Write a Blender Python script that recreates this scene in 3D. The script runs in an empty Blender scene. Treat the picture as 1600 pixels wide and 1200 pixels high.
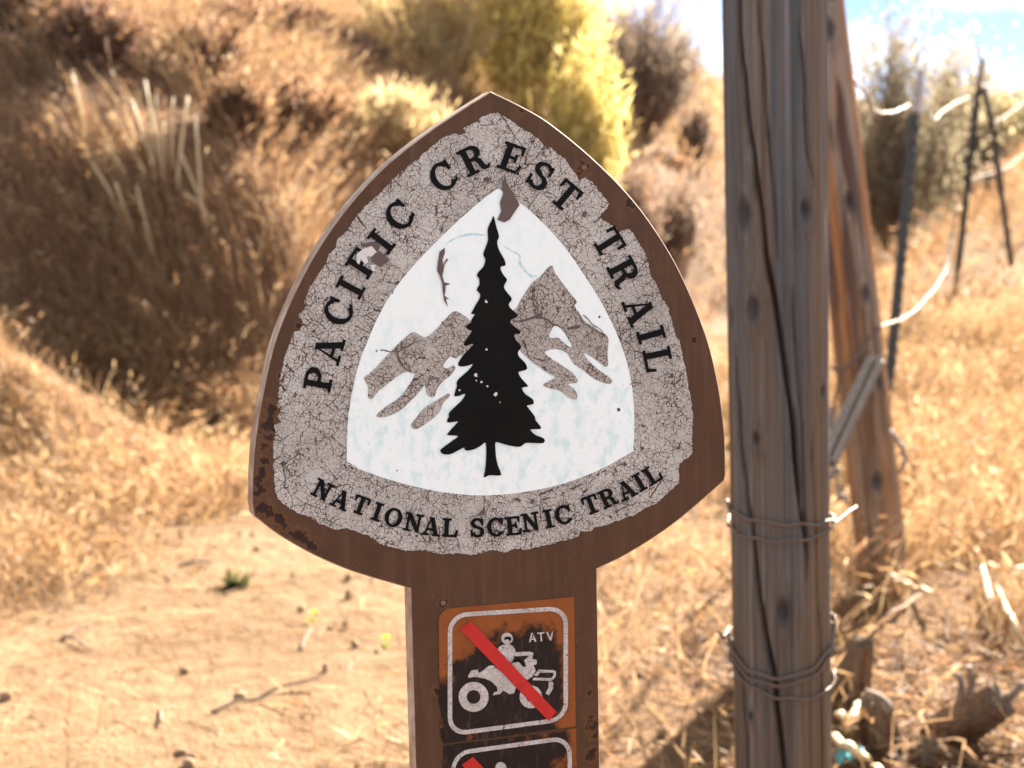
import bpy, math, random
import numpy as np
from mathutils import Vector, Matrix
from mathutils.geometry import delaunay_2d_cdt

R = math.radians
SC = bpy.context.scene
COL = SC.collection
rng = np.random.default_rng(7)
random.seed(7)

# ------------------------------------------------------------------ camera
F_PX, PITCH, ROLL, CAM_H = 2420.0, R(6.5), R(-1.4), 1.0
cam_d = bpy.data.cameras.new('camera')
cam = bpy.data.objects.new('camera', cam_d)
COL.objects.link(cam)
cam_d.sensor_width = 36.0
cam_d.lens = F_PX / 1600 * 36
cam_d.clip_start = 0.05
cam_d.clip_end = 3000
CAM_M = Matrix.Translation((0, 0, CAM_H)) @ Matrix.Rotation(R(90) - PITCH, 4, 'X') @ Matrix.Rotation(ROLL, 4, 'Z')
cam.matrix_world = CAM_M
cam_d.dof.use_dof = True
cam_d.dof.focus_distance = 0.975
cam_d.dof.aperture_fstop = 10.5
cam_d.dof.aperture_blades = 0
SC.camera = cam

# ------------------------------------------------------------------ light
SUN_AZ, SUN_EL = R(25.5), R(28)          # azimuth: to the right of the view direction
sun_vec = Vector((math.sin(SUN_AZ) * math.cos(SUN_EL), math.cos(SUN_AZ) * math.cos(SUN_EL), math.sin(SUN_EL)))
sun_d = bpy.data.lights.new('sun', 'SUN')
sun_d.energy = 4.4
sun_d.angle = R(0.5)
sun_d.color = (1.0, 0.88, 0.72)
sun = bpy.data.objects.new('sun', sun_d)
COL.objects.link(sun)
sun.rotation_euler = (-sun_vec).to_track_quat('-Z', 'Y').to_euler()
world = bpy.data.worlds.new('World')
SC.world = world
world.use_nodes = True
wn, wl = world.node_tree.nodes, world.node_tree.links
bg = wn['Background']
sky = wn.new('ShaderNodeTexSky')
sky.sky_type = 'NISHITA'
sky.sun_disc = False
sky.sun_elevation = SUN_EL
sky.sun_rotation = SUN_AZ
sky.air_density = 0.2
sky.dust_density = 0.0
sky.altitude = 1500
sky.ozone_density = 0.6
# an even field of soft clouds over the whole dome
tc = wn.new('ShaderNodeTexCoord')
sep = wn.new('ShaderNodeSeparateXYZ'); wl.new(tc.outputs['Generated'], sep.inputs[0])
zz = wn.new('ShaderNodeMath'); zz.operation = 'ADD'; wl.new(sep.outputs[2], zz.inputs[0]); zz.inputs[1].default_value = 0.35
zm = wn.new('ShaderNodeMath'); zm.operation = 'MAXIMUM'; wl.new(zz.outputs[0], zm.inputs[0]); zm.inputs[1].default_value = 0.05
dx = wn.new('ShaderNodeMath'); dx.operation = 'DIVIDE'; wl.new(sep.outputs[0], dx.inputs[0]); wl.new(zm.outputs[0], dx.inputs[1])
dy = wn.new('ShaderNodeMath'); dy.operation = 'DIVIDE'; wl.new(sep.outputs[1], dy.inputs[0]); wl.new(zm.outputs[0], dy.inputs[1])
cb = wn.new('ShaderNodeCombineXYZ'); wl.new(dx.outputs[0], cb.inputs[0]); wl.new(dy.outputs[0], cb.inputs[1])
cn = wn.new('ShaderNodeTexNoise'); wl.new(cb.outputs[0], cn.inputs['Vector'])
cn.inputs['Scale'].default_value = 2.3
CLOUD_SHIFT = (0.0, 0.0, 0.0)
cva = wn.new('ShaderNodeVectorMath'); cva.operation = 'ADD'; wl.new(cb.outputs[0], cva.inputs[0]); cva.inputs[1].default_value = CLOUD_SHIFT; wl.new(cva.outputs[0], cn.inputs['Vector']); cn.inputs['Detail'].default_value = 7; cn.inputs['Roughness'].default_value = 0.55
cr = wn.new('ShaderNodeValToRGB'); wl.new(cn.outputs[0], cr.inputs[0])
cr.color_ramp.elements[0].position = 0.44; cr.color_ramp.elements[1].position = 0.62
cr.color_ramp.elements[0].color = (0, 0, 0, 1); cr.color_ramp.elements[1].color = (0.9, 0.9, 0.9, 1)
cm = wn.new('ShaderNodeMix'); cm.data_type = 'RGBA'
wl.new(cr.outputs[0], cm.inputs['Factor']); wl.new(sky.outputs[0], cm.inputs['A'])
cm.inputs['B'].default_value = (5.4, 5.4, 5.0, 1)
wl.new(cm.outputs['Result'], bg.inputs['Color'])
bg.inputs['Strength'].default_value = 0.06
SC.view_settings.view_transform = 'Standard'
SC.view_settings.look = 'None'
SC.view_settings.gamma = 1.0
SC.view_settings.use_curve_mapping = False
SC.view_settings.exposure = 3.0
SC.render.engine = 'CYCLES'
SC.cycles.use_denoising = True
SC.cycles.max_bounces = 8
SC.cycles.diffuse_bounces = 4
SC.cycles.transmission_bounces = 4
SC.cycles.caustics_reflective = False
SC.cycles.caustics_refractive = False

# ------------------------------------------------------------------ helpers
def ray(px, py):
    v = CAM_M.to_3x3() @ Vector(((px - 800) / F_PX, -(py - 600) / F_PX, -1.0))
    return v
def at_y(px, py, Y):
    v = ray(px, py)
    return Vector((0, 0, CAM_H)) + v * (Y / v.y)
def tag(o, label=None, cat=None, group=None, kind=None):
    if label: o['label'] = label
    if cat: o['category'] = cat
    if group: o['group'] = group
    if kind: o['kind'] = kind
    return o
def empty(name, loc=(0, 0, 0)):
    o = bpy.data.objects.new(name, None)
    COL.objects.link(o); o.location = loc
    o.empty_display_size = 0.1
    return o
def link(name, me, mat=None, parent=None, smooth=False):
    o = bpy.data.objects.new(name, me)
    COL.objects.link(o)
    if mat is not None and not me.materials:
        for m in (mat if isinstance(mat, (list, tuple)) else [mat]): me.materials.append(m)
    if parent is not None: o.parent = parent
    if smooth: me.polygons.foreach_set('use_smooth', [True] * len(me.polygons))
    return o
def mesh(name, verts, faces):
    me = bpy.data.meshes.new(name)
    me.from_pydata([tuple(v) for v in verts], [], faces)
    me.update()
    return me
def np_mesh(name, V, Q, color=None):
    """quads from numpy arrays, optional per-vertex colour"""
    me = bpy.data.meshes.new(name)
    n, f = len(V), len(Q)
    k = Q.shape[1]
    me.vertices.add(n); me.vertices.foreach_set('co', V.astype(np.float32).ravel())
    me.loops.add(f * k); me.loops.foreach_set('vertex_index', Q.astype(np.int32).ravel())
    me.polygons.add(f)
    me.polygons.foreach_set('loop_start', np.arange(0, f * k, k, dtype=np.int32))
    me.polygons.foreach_set('loop_total', np.full(f, k, dtype=np.int32))
    if color is not None:
        a = me.color_attributes.new('Col', 'FLOAT_COLOR', 'POINT')
        c = np.ones((n, 4), np.float32); c[:, :3] = color
        a.data.foreach_set('color', c.ravel())
    me.update(calc_edges=True)
    return me

def _h(i, j, k):
    n = (i * 374761393 + j * 668265263 + k * 2147483647) & 0xffffffff
    n = ((n ^ (n >> 13)) * 1274126177) & 0xffffffff
    return ((n ^ (n >> 16)) & 0xffff) / 65535.0
def vnoise(x, y, z=0.0):
    x, y, z = np.broadcast_arrays(np.asarray(x, float), np.asarray(y, float), np.asarray(z, float))
    xi, yi, zi = np.floor(x).astype(np.int64), np.floor(y).astype(np.int64), np.floor(z).astype(np.int64)
    fx, fy, fz = x - xi, y - yi, z - zi
    fx, fy, fz = [t * t * (3 - 2 * t) for t in (fx, fy, fz)]
    def L(a, b, t): return a + (b - a) * t
    c = [[[_h(xi + a, yi + b, zi + d) for d in (0, 1)] for b in (0, 1)] for a in (0, 1)]
    return L(L(L(c[0][0][0], c[1][0][0], fx), L(c[0][1][0], c[1][1][0], fx), fy),
             L(L(c[0][0][1], c[1][0][1], fx), L(c[0][1][1], c[1][1][1], fx), fy), fz)
def fbm(x, y, z=0.0, o=4):
    s, a, t = 0, 1, 0
    for k in range(o):
        s = s + a * vnoise(np.asarray(x) * 2 ** k + 17 * k, np.asarray(y) * 2 ** k + 31 * k, np.asarray(z) * 2 ** k)
        t += a; a *= 0.5
    return s / t
def sstep(a, b, x):
    t = np.clip((np.asarray(x, float) - a) / (b - a), 0, 1)
    return t * t * (3 - 2 * t)

# ------------------------------------------------------------------ material helper
class NT:
    def __init__(s, name):
        s.m = bpy.data.materials.new(name); s.m.use_nodes = True
        s.t = s.m.node_tree; s.N = s.t.nodes; s.L = s.t.links
        s.bsdf = s.N['Principled BSDF']; s.out = s.N['Material Output']
    def _in(s, sock, v):
        if v is None: return
        if isinstance(v, bpy.types.NodeSocket): s.L.new(v, sock)
        elif isinstance(v, (tuple, list)):
            sock.default_value = tuple(v) + ((1,) if len(v) == 3 and sock.type == 'RGBA' else ())
        else: sock.default_value = v
    def set(s, **kw):
        for k, v in kw.items(): s._in(s.bsdf.inputs[k.replace('_', ' ')], v)
        return s
    def obj(s): return s.N.new('ShaderNodeTexCoord').outputs['Object']
    def attr(s, n='Col'):
        a = s.N.new('ShaderNodeAttribute'); a.attribute_name = n; return a.outputs['Color']
    def mapping(s, v, scale=(1, 1, 1), loc=(0, 0, 0), rot=(0, 0, 0)):
        n = s.N.new('ShaderNodeMapping'); s.L.new(v, n.inputs[0])
        n.inputs['Scale'].default_value = scale; n.inputs['Location'].default_value = loc; n.inputs['Rotation'].default_value = rot
        return n.outputs[0]
    def noise(s, v, scale, detail=4, rough=0.55, dist=0.0, col=False):
        n = s.N.new('ShaderNodeTexNoise'); s._in(n.inputs['Vector'], v)
        n.inputs['Scale'].default_value = scale; n.inputs['Detail'].default_value = detail
        n.inputs['Roughness'].default_value = rough; n.inputs['Distortion'].default_value = dist
        return n.outputs[1 if col else 0]
    def vor(s, v, scale, feature='DISTANCE_TO_EDGE', rnd=1.0):
        n = s.N.new('ShaderNodeTexVoronoi'); n.feature = feature; s._in(n.inputs['Vector'], v)
        n.inputs['Scale'].default_value = scale; n.inputs['Randomness'].default_value = rnd
        return n.outputs[0]
    def math(s, op, a, b=None, c=None, clamp=False):
        n = s.N.new('ShaderNodeMath'); n.operation = op; n.use_clamp = clamp
        s._in(n.inputs[0], a); s._in(n.inputs[1], b)
        if c is not None: s._in(n.inputs[2], c)
        return n.outputs[0]
    def vmath(s, op, a, b=None):
        n = s.N.new('ShaderNodeVectorMath'); n.operation = op
        s._in(n.inputs[0], a); s._in(n.inputs[1], b)
        return n.outputs[1] if op in ('LENGTH', 'DISTANCE') else n.outputs[0]
    def ramp(s, f, stops):
        n = s.N.new('ShaderNodeValToRGB'); s._in(n.inputs[0], f)
        e = n.color_ramp.elements
        while len(e) < len(stops): e.new(0.5)
        for i, (p, c) in enumerate(stops):
            e[i].position = p; e[i].color = (c, c, c, 1) if not isinstance(c, (tuple, list)) else tuple(c) + (1,)
        return n.outputs[0]
    def mix(s, f, a, b, mode='MIX'):
        n = s.N.new('ShaderNodeMix'); n.data_type = 'RGBA'; n.blend_type = mode
        s._in(n.inputs['Factor'], f); s._in(n.inputs['A'], a); s._in(n.inputs['B'], b)
        return n.outputs['Result']
    def bump(s, h, strength=0.5, dist=0.01):
        n = s.N.new('ShaderNodeBump'); s._in(n.inputs['Height'], h)
        n.inputs['Strength'].default_value = strength; n.inputs['Distance'].default_value = dist
        return n.outputs[0]

# ------------------------------------------------------------------ terrain
TA = np.array((-0.9, 6.7)); TN = np.array((-0.937, 0.35))
def bank_s(x, y):
    wob = (fbm(x * 0.5 + 3, y * 0.5, 0, 3) - 0.5) * 1.2
    s1 = y - 6.7 + wob
    s2 = (x - TA[0]) * TN[0] + (y - TA[1]) * TN[1] + wob * 0.6
    k = 0.6
    h = np.clip(0.5 + 0.5 * (s2 - s1) / k, 0, 1)
    return s2 * (1 - h) + s1 * h - k * h * (1 - h)
def height(x, y):
    x = np.asarray(x, float); y = np.asarray(y, float)
    s = bank_s(x, y)
    cap = 5.0 + 6.5 * np.exp(-np.maximum(y - 6.7, 0) / 20.0)
    b = sstep(0, 0.75, s) * 0.95 + np.clip(s - 0.3, 0, None) * 0.65 + np.clip(s - 2.2, 0, None) * 0.3
    b = cap * (1 - np.exp(-b / cap * 1.15))
    b = b + 0.6 * np.exp(-((x + 2.2) ** 2 / 0.45 + (y - 6.0) ** 2 / 0.35))
    tx = np.where(y > 6.7, -0.9 + 1.3 + (y - 6.7) * 0.3735, 0.4 + (y - 6.7) * 0.2)         # the trail's right side
    r = sstep(0.0, 2.0, x - tx + 0.4) * np.clip(0.105 * (y - 5.6), 0, 1.9)
    far = sstep(30, 110, y) * 2.0 + sstep(100, 400, y) * 8
    n = (fbm(x * 1.3, y * 1.3, 1, 4) - 0.5) * 0.12 + (fbm(x * 5, y * 5, 4, 2) - 0.5) * 0.03
    n = n * sstep(60, 20, np.abs(y) + np.abs(x)) + (fbm(x * .05, y * .05, 9, 3) - .5) * 2.0 * sstep(25, 90, np.hypot(x, y))
    return b + r + far + n
def ground_pt(px, py, lift=0.0):
    v = ray(px, py); v = np.array(v) / v.length
    t = np.linspace(0.8, 90, 6000)
    P = np.array((0, 0, CAM_H)) + v[None] * t[:, None]
    below = np.nonzero(P[:, 2] < height(P[:, 0], P[:, 1]) + lift)[0]
    i = below[0] if len(below) else len(t) - 1
    return Vector(P[i])
def hz(x, y): return float(height(x, y))

def trail(x, y):
    """1 on the trodden path, 0 in the grass"""
    # the path comes from the lower left, runs behind the sign and on along the foot of the bank
    cx = np.where(y < 6, -0.75 + (y - 3.2) * 0.27, -0.75 + 2.8 * 0.27 + (y - 6) * 0.30)
    wd = 0.85 - 0.02 * np.clip(y, 0, 20)
    e = (fbm(x * 1.5, y * 1.5, 6, 3) - 0.5) * 0.8
    return 1 - sstep(wd - 0.35, wd + 0.15, np.abs(x - cx) + e)

def make_ground():
    u = np.linspace(-1, 1, 420); w = np.linspace(0, 1, 460)
    X = np.sinh(u * 5.2) / np.sinh(5.2) * 600 * 0.9 + u * 6
    Y = -8 + 40 * w + (np.sinh(w * 6) / np.sinh(6)) * 1100
    gx, gy = np.meshgrid(X, Y)
    V = np.stack([gx, gy, height(gx, gy)], -1).reshape(-1, 3)
    nx, ny = len(X), len(Y)
    i = np.arange(nx * ny).reshape(ny, nx)
    Q = np.stack([i[:-1, :-1], i[:-1, 1:], i[1:, 1:], i[1:, :-1]], -1).reshape(-1, 4)
    pm = trail(gx, gy) * (bank_s(gx, gy) < 0.15); bmk = sstep(0.0, 0.6, bank_s(gx, gy))
    cc = np.stack([pm, bmk, np.zeros_like(pm)], -1).reshape(-1, 3)
    t = NT('sandy_soil')
    v = t.obj()
    n1 = t.noise(v, 0.9, 6, 0.6); n2 = t.noise(v, 14, 6, 0.7); n3 = t.noise(v, 90, 3, 0.6)
    c = t.ramp(n1, [(0.34, (0.145, 0.085, 0.043)), (0.5, (0.235, 0.15, 0.082)), (0.7, (0.30, 0.205, 0.12))])
    c = t.mix(t.ramp(n2, [(0.36, 0.85), (0.56, 0.0)]), c, (0.135, 0.07, 0.034))
    c = t.mix(t.ramp(n3, [(0.55, 0.0), (0.72, 0.5)]), c, (0.42, 0.31, 0.19))
    sp_ = t.N.new('ShaderNodeSeparateColor'); t.L.new(t.attr(), sp_.inputs[0])
    edge = t.math('ADD', sp_.outputs[0], t.math('MULTIPLY', t.math('SUBTRACT', t.noise(v, 7, 5), 0.5), 0.9))
    litter = t.ramp(t.noise(v, 30, 5, 0.7), [(0.35, (0.10, 0.055, 0.028)), (0.6, (0.20, 0.115, 0.058)), (0.75, (0.34, 0.215, 0.11))])
    c = t.mix(t.ramp(edge, [(0.25, 1.0), (0.6, 0.0)]), c, litter)
    c = t.mix(sp_.outputs[1], c, t.ramp(t.noise(v, 9, 6, 0.7), [(0.35, (0.11, 0.055, 0.030)), (0.65, (0.21, 0.115, 0.062))]))
    h = t.math('ADD', t.math('MULTIPLY', n2, 1.0), t.math('MULTIPLY', n3, 0.35))
    t.set(Base_Color=c, Roughness=0.95, Specular_IOR_Level=0.15, Normal=t.bump(h, 1.0, 0.035))
    o = link('ground', np_mesh('ground', V, Q, cc), t.m, smooth=True)
    tag(o, kind='structure')
make_ground()

# ------------------------------------------------------------------ ribbons: grass, twigs, leaves
def ribbons(P, D, L, W, bend, C, segs=3, tip=0.15, belly=0.0, side=None):
    """n tapered strips. P base, D direction, L length, W width, bend (n,3) added with t^2, C colours."""
    n = len(P)
    t = np.linspace(0, 1, segs + 1)
    if side is None:
        side = np.cross(D, rng.normal(size=(n, 3)))
    side = side / (np.linalg.norm(side, axis=1, keepdims=True) + 1e-9)
    ctr = P[:, None] + D[:, None] * (L[:, None] * t)[..., None] + bend[:, None] * (L[:, None] * t ** 2)[..., None]
    w = (1 - (1 - tip) * t) + belly * np.sin(np.pi * t)
    off = side[:, None] * (W[:, None] * w * 0.5)[..., None]
    V = np.stack([ctr - off, ctr + off], 2).reshape(-1, 3)
    b = (np.arange(n) * 2 * (segs + 1))[:, None]
    k = (np.arange(segs) * 2)[None]
    a = b + k
    Q = np.stack([a, a + 1, a + 3, a + 2], -1).reshape(-1, 4)
    col = np.repeat(C, 2 * (segs + 1), axis=0)
    return V, Q, col, ctr
def cat(parts):
    V, Q, C, o = [], [], [], 0
    for p in parts:
        V.append(p[0]); Q.append(p[1] + o); C.append(p[2]); o += len(p[0])
    return np.concatenate(V), np.concatenate(Q), np.concatenate(C)
def unit(a): return a / (np.linalg.norm(a, axis=-1, keepdims=True) + 1e-9)
def plant_mat(name, transl=0.45, rough=0.6):
    t = NT(name)
    c = t.attr()
    t.set(Base_Color=c, Roughness=rough, Specular_IOR_Level=0.25)
    tr = t.N.new('ShaderNodeBsdfTranslucent'); t.L.new(c, tr.inputs[0])
    mx = t.N.new('ShaderNodeMixShader'); mx.inputs[0].default_value = transl
    t.L.new(t.bsdf.outputs[0], mx.inputs[1]); t.L.new(tr.outputs[0], mx.inputs[2])
    t.L.new(mx.outputs[0], t.out.inputs[0])
    return t.m
M_GRASS = plant_mat('dry_grass_blades', 0.5)
M_LEAF = plant_mat('shrub_leaves', 0.6)
M_TWIG = plant_mat('shrub_twigs', 0.0)

def palette(n, cols, jit=0.12):
    c = np.array(cols)[rng.integers(0, len(cols), n)]
    return np.clip(c * (1 + rng.normal(0, jit, (n, 1))), 0.005, 0.9)
STRAW = [(0.40, 0.28, 0.155), (0.34, 0.215, 0.105), (0.48, 0.36, 0.215), (0.26, 0.15, 0.07), (0.38, 0.24, 0.115), (0.19, 0.105, 0.05)]
BROWN = [(0.30, 0.175, 0.095), (0.23, 0.125, 0.066), (0.40, 0.26, 0.15), (0.17, 0.088, 0.048), (0.35, 0.235, 0.145), (0.30, 0.17, 0.085), (0.14, 0.08, 0.05)]

def grass_patch(name, label, x, y, hmin, hmax, cols, width=0.0032, lean=0.5, heads=0.3, droop=0.4, hscale=None):
    n = len(x)
    z = height(x, y) - 0.01
    P = np.stack([x, y, z], 1)
    L = rng.uniform(hmin, hmax, n) * (0.55 + 0.9 * fbm(x * 1.7 + 50, y * 1.7, 2, 3))
    if hscale is not None: L = L * hscale
    az = rng.uniform(0, 2 * np.pi, n) * 0.6 + 2 * np.pi * vnoise(x * 1.1 + 9, y * 1.1, 5)
    le = np.abs(rng.normal(0, lean, n))
    D = unit(np.stack([np.cos(az) * le, np.sin(az) * le, np.ones(n)], 1))
    bend = np.stack([np.cos(az) * droop * rng.uniform(0, 1, n), np.sin(az) * droop * rng.uniform(0, 1, n), -droop * rng.uniform(0.1, 0.9, n)], 1)
    C = palette(n, cols) * (0.8 + 0.4 * fbm(x * 0.9, y * 0.9, 8, 3))[:, None]
    W = width * rng.uniform(0.6, 1.5, n)
    hw = max(1.0, width / 0.0035)
    parts = []
    v, q, c, ctr = ribbons(P, D, L, W, bend, C, 3)
    parts.append((v, q, c))
    m = np.nonzero(rng.random(n) < heads)[0]
    if len(m):
        for k in range(3):
            tipd = unit(ctr[m, 3] - ctr[m, 2])
            d2 = unit(tipd + rng.normal(0, 0.55, (len(m), 3)) + np.array((0, 0, -0.25)))
            hp = ctr[m, 3] - tipd * (L[m] * 0.10 * k)[:, None]
            v, q, c, _ = ribbons(hp, d2, rng.uniform(0.018, 0.05, len(m)) * hw, rng.uniform(0.002, 0.0048, len(m)) * hw, np.zeros((len(m), 3)),
                                 np.clip(C[m] * 1.12, 0, 0.8), 2, 0.1, 0.8)
            parts.append((v, q, c))
    V, Q, Cc = cat(parts)
    o = link(name, np_mesh(name, V, Q, Cc), M_GRASS)
    tag(o, label, 'grass', kind='stuff')
    return o
def scatter(n, x0, x1, y0, y1, keep=None, clump=0.0):
    """random ground points inside a wedge a little wider than the view"""
    out_x, out_y, got = [], [], 0
    for _ in range(200):
        m = n * 2
        y = np.sqrt(rng.uniform(max(y0, 0.01) ** 2, y1 ** 2, m)) if y0 > 0 else rng.uniform(y0, y1, m)
        x = rng.uniform(x0, x1, m)
        k = np.abs(x) < 0.42 * y + 1.4
        if keep is not None: k &= keep(x, y)
        if clump: k &= rng.random(m) < sstep(0.5 - clump, 0.5 + clump, fbm(x * 2.3 + 7, y * 2.3, 3, 3))
        out_x.append(x[k]); out_y.append(y[k]); got += k.sum()
        if got >= n: break
    x = np.concatenate(out_x)[:n]; y = np.concatenate(out_y)[:n]
    return x, y
# right of the trail, under the fence
k_right = lambda x, y: (rng.random(len(x)) > trail(x, y) * 0.985) & (bank_s(x, y) < 0.2) & ((x > 0.175 * y + 0.02 + 0.12 * (vnoise(x * 5, y * 5, 3) - .5)) | (y > 5.3 + 0.5 * vnoise(x * 3, y * 3, 2)) | (rng.random(len(x)) < 0.07)) & ((y > 3.25 + 0.3 * (vnoise(x * 4, y * 4, 7) - .5)) | (x < 0.42) | (rng.random(len(x)) < 0.10))
x, y = scatter(60000, -0.2, 6.0, 2.0, 8.5, k_right, 0.22)
grass_patch('dry_grass', 'dense golden straw grass under the wire fence', x, y, 0.08, 0.34, STRAW + BROWN[:3], 0.0026, 0.5, 0.30)
x, y = scatter(26000, 0, 16, 8.5, 26, k_right, 0.3)
grass_patch('dry_grass', 'pale golden grass on the far slope behind the metal fence posts', x, y, 0.12, 0.36, STRAW + BROWN[:4], 0.007, 0.5, 0.3)
# left foreground between trail and bank
k_left = lambda x, y: (rng.random(len(x)) > trail(x, y) * 0.985) & ((bank_s(x, y) < 0.35) | ((x < -1.5) & (y < 6.6))) & (x < 0.6 + 0.06 * y) & ((bank_s(x, y) < -0.75) | (x < -1.55) | (rng.random(len(x)) < 0.22)) & ((x < -0.05 + 0.15 * (vnoise(x * 4, y * 4, 8) - .5)) | (y > 5.3) | (rng.random(len(x)) < 0.10))
x, y = scatter(34000, -5, 1.5, 2.4, 9.0, k_left, 0.22)
grass_patch('dry_grass', 'low tangled golden grass between the trail and the bank', x, y, 0.06, 0.24, STRAW + BROWN[:3], 0.0028, 0.7, 0.5)
# bank
k_bank = lambda x, y: (bank_s(x, y) > 0.0)
x, y = scatter(100000, -7, 3.5, 6.2, 13.5, k_bank, 0.18)
grass_patch('dry_grass', 'brown dry grass covering the steep bank above the trail', x, y, 0.12, 0.42, BROWN + STRAW[:3], 0.0042, 0.5, 0.35)
x, y = scatter(40000, -14, 8, 13, 32, k_bank, 0.3)
grass_patch('dry_grass', 'tan grass high on the bank behind the shrubs', x, y, 0.2, 0.55, BROWN[:3] + STRAW, 0.011, 0.45, 0.3)
k_toe = lambda x, y: (bank_s(x, y) > -0.3) & (bank_s(x, y) < 0.5)
x, y = scatter(7000, -4.5, 0.9, 5.2, 8.2, k_toe, 0.10)
grass_patch('dry_grass', 'uneven clumps of tan grass along the foot of the cut bank', x, y, 0.10, 0.46, STRAW + BROWN[:5], 0.0032, 0.45, 0.45)
# trampled straw lying on the path
n = 9000
x, y = scatter(n, -4, 3, 2.1, 12, lambda x, y: bank_s(x, y) < 0.1, 0.16)
n = len(x)
az = rng.uniform(0, 2 * np.pi, n)
P = np.stack([x, y, height(x, y) + rng.uniform(0.002, 0.02, n)], 1)
D = unit(np.stack([np.cos(az), np.sin(az), rng.normal(0.02, 0.08, n)], 1))
bend = np.stack([-np.sin(az), np.cos(az), np.zeros(n)], 1) * rng.normal(0, 0.2, (n, 1))
V, Q, C, _ = ribbons(P, D, rng.uniform(0.03, 0.18, n), rng.uniform(0.0015, 0.004, n), bend, palette(n, STRAW + BROWN[:2]), 3, 0.5)
tag(link('fallen_straw', np_mesh('fallen_straw', V, Q, C), M_GRASS), 'loose broken straw lying flat on the sandy trail', 'straw', kind='stuff')

n = 5200
y = rng.uniform(1.9, 3.5, n); x = rng.uniform(0.35, 1.7, n)
az = rng.uniform(0, 2 * np.pi, n)
P = np.stack([x, y, height(x, y) + rng.uniform(0.0, 0.03, n)], 1)
D = unit(np.stack([np.cos(az), np.sin(az), rng.normal(0.03, 0.14, n)], 1))
V, Q, C, _ = ribbons(P, D, rng.uniform(0.02, 0.14, n), rng.uniform(0.002, 0.007, n), rng.normal(0, .15, (n, 3)), palette(n, BROWN + STRAW[:1] + [(0.12, 0.07, 0.045)] * 6), 3, 0.5)
tag(link('plant_litter', np_mesh('plant_litter', V, Q, C), M_GRASS), 'dark brown litter of broken stems round the cut branches', 'litter', kind='stuff')

# ------------------------------------------------------------------ shrubs
def shrub(name, label, cat_, base, height_, radius, stem_cols, leaf_cols, n_stem=160, n_twig=2600, n_leaf=9000, leaf=(0.012, 0.03), spread=0.8, upright=0.5, group=None, core=0.25, leaf_w=0.4):
    root = empty(name, base); tag(root, label, cat_, group)
    def lobes(a): return 0.5 + 1.0 * vnoise(np.cos(a) * 1.6 + base[0], np.sin(a) * 1.6 + base[1], base[2])
    az = rng.uniform(0, 2 * np.pi, n_stem); rr = np.sqrt(rng.uniform(0, 1, n_stem))
    tipx = np.cos(az) * rr * radius * lobes(az); tipy = np.sin(az) * rr * radius * lobes(az)
    tipz = height_ * (upright + (1 - upright) * np.sqrt(np.clip(1 - rr ** 2 * spread, 0, 1))) * rng.uniform(0.45, 1.12, n_stem)
    P = np.stack([np.cos(az) * 0.06, np.sin(az) * 0.06, np.full(n_stem, -0.05)], 1) * rng.uniform(0.3, 1, (n_stem, 1))
    T = np.stack([tipx, tipy, tipz], 1)
    Lh = np.linalg.norm(T - P, axis=1)
    D0 = unit((T - P) * np.array((1.15, 1.15, 0.9)))
    bend = (T - P) / Lh[:, None] - D0
    V1 = ribbons(P, D0, Lh, np.full(n_stem, 0.012 * radius + 0.004), bend, palette(n_stem, stem_cols), 5, 0.25)
    # twigs from the stems
    si = rng.integers(0, n_stem, n_twig); tt = rng.uniform(core, 1, n_twig) ** 0.7
    P2 = P[si] + D0[si] * (Lh[si] * tt)[:, None] + bend[si] * (Lh[si] * tt ** 2)[:, None]
    D2 = unit(unit(D0[si] + bend[si] * 2 * tt[:, None]) + rng.normal(0, 0.32, (n_twig, 3)) + np.array((0, 0, 0.25)))
    L2 = rng.uniform(0.08, 0.36, n_twig) * height_
    b2 = rng.normal(0, 0.15, (n_twig, 3))
    V2 = ribbons(P2, D2, L2, np.full(n_twig, 0.003 * radius + 0.0018), b2, palette(n_twig, stem_cols), 2, 0.3)
    V, Q, C = cat([V1[:3], V2[:3]])
    link('stems', np_mesh('stems', V, Q, C), M_TWIG, root)
    ti = rng.integers(0, n_twig, n_leaf); t3 = rng.uniform(0.15, 1.05, n_leaf)
    P3 = P2[ti] + D2[ti] * (L2[ti] * t3)[:, None] + b2[ti] * (L2[ti] * t3 ** 2)[:, None]
    D3 = unit(D2[ti] + rng.normal(0, 0.45, (n_leaf, 3)))
    L3 = rng.uniform(leaf[0], leaf[1], n_leaf)
    V3 = ribbons(P3, D3, L3, L3 * leaf_w, np.zeros((n_leaf, 3)), palette(n_leaf, leaf_cols, 0.18), 2, 0.25, 0.5)
    link('foliage', np_mesh('foliage', V3[0], V3[1], V3[2]), M_LEAF, root)
    return root
def place(px, py, Y):
    p = at_y(px, py, Y)
    return (p.x, Y, hz(p.x, Y) - 0.02)
YEL = [(0.66, 0.53, 0.16), (0.74, 0.62, 0.24), (0.58, 0.47, 0.17), (0.78, 0.66, 0.32)]
OLIV = [(0.48, 0.38, 0.20), (0.58, 0.46, 0.26), (0.42, 0.33, 0.17), (0.64, 0.50, 0.30)]
GREY = [(0.28, 0.23, 0.18), (0.34, 0.285, 0.22), (0.20, 0.16, 0.13), (0.40, 0.33, 0.25)]
DKB = [(0.20, 0.12, 0.085), (0.26, 0.16, 0.115), (0.15, 0.09, 0.07), (0.32, 0.20, 0.135)]
RUST = [(0.34, 0.215, 0.135), (0.28, 0.165, 0.10), (0.42, 0.27, 0.165), (0.23, 0.135, 0.085)]
SAGE = [(0.33, 0.29, 0.19), (0.26, 0.235, 0.15), (0.42, 0.36, 0.25), (0.20, 0.18, 0.12)]
STEM = [(0.22, 0.15, 0.09), (0.16, 0.105, 0.07), (0.30, 0.21, 0.13)]
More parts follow.
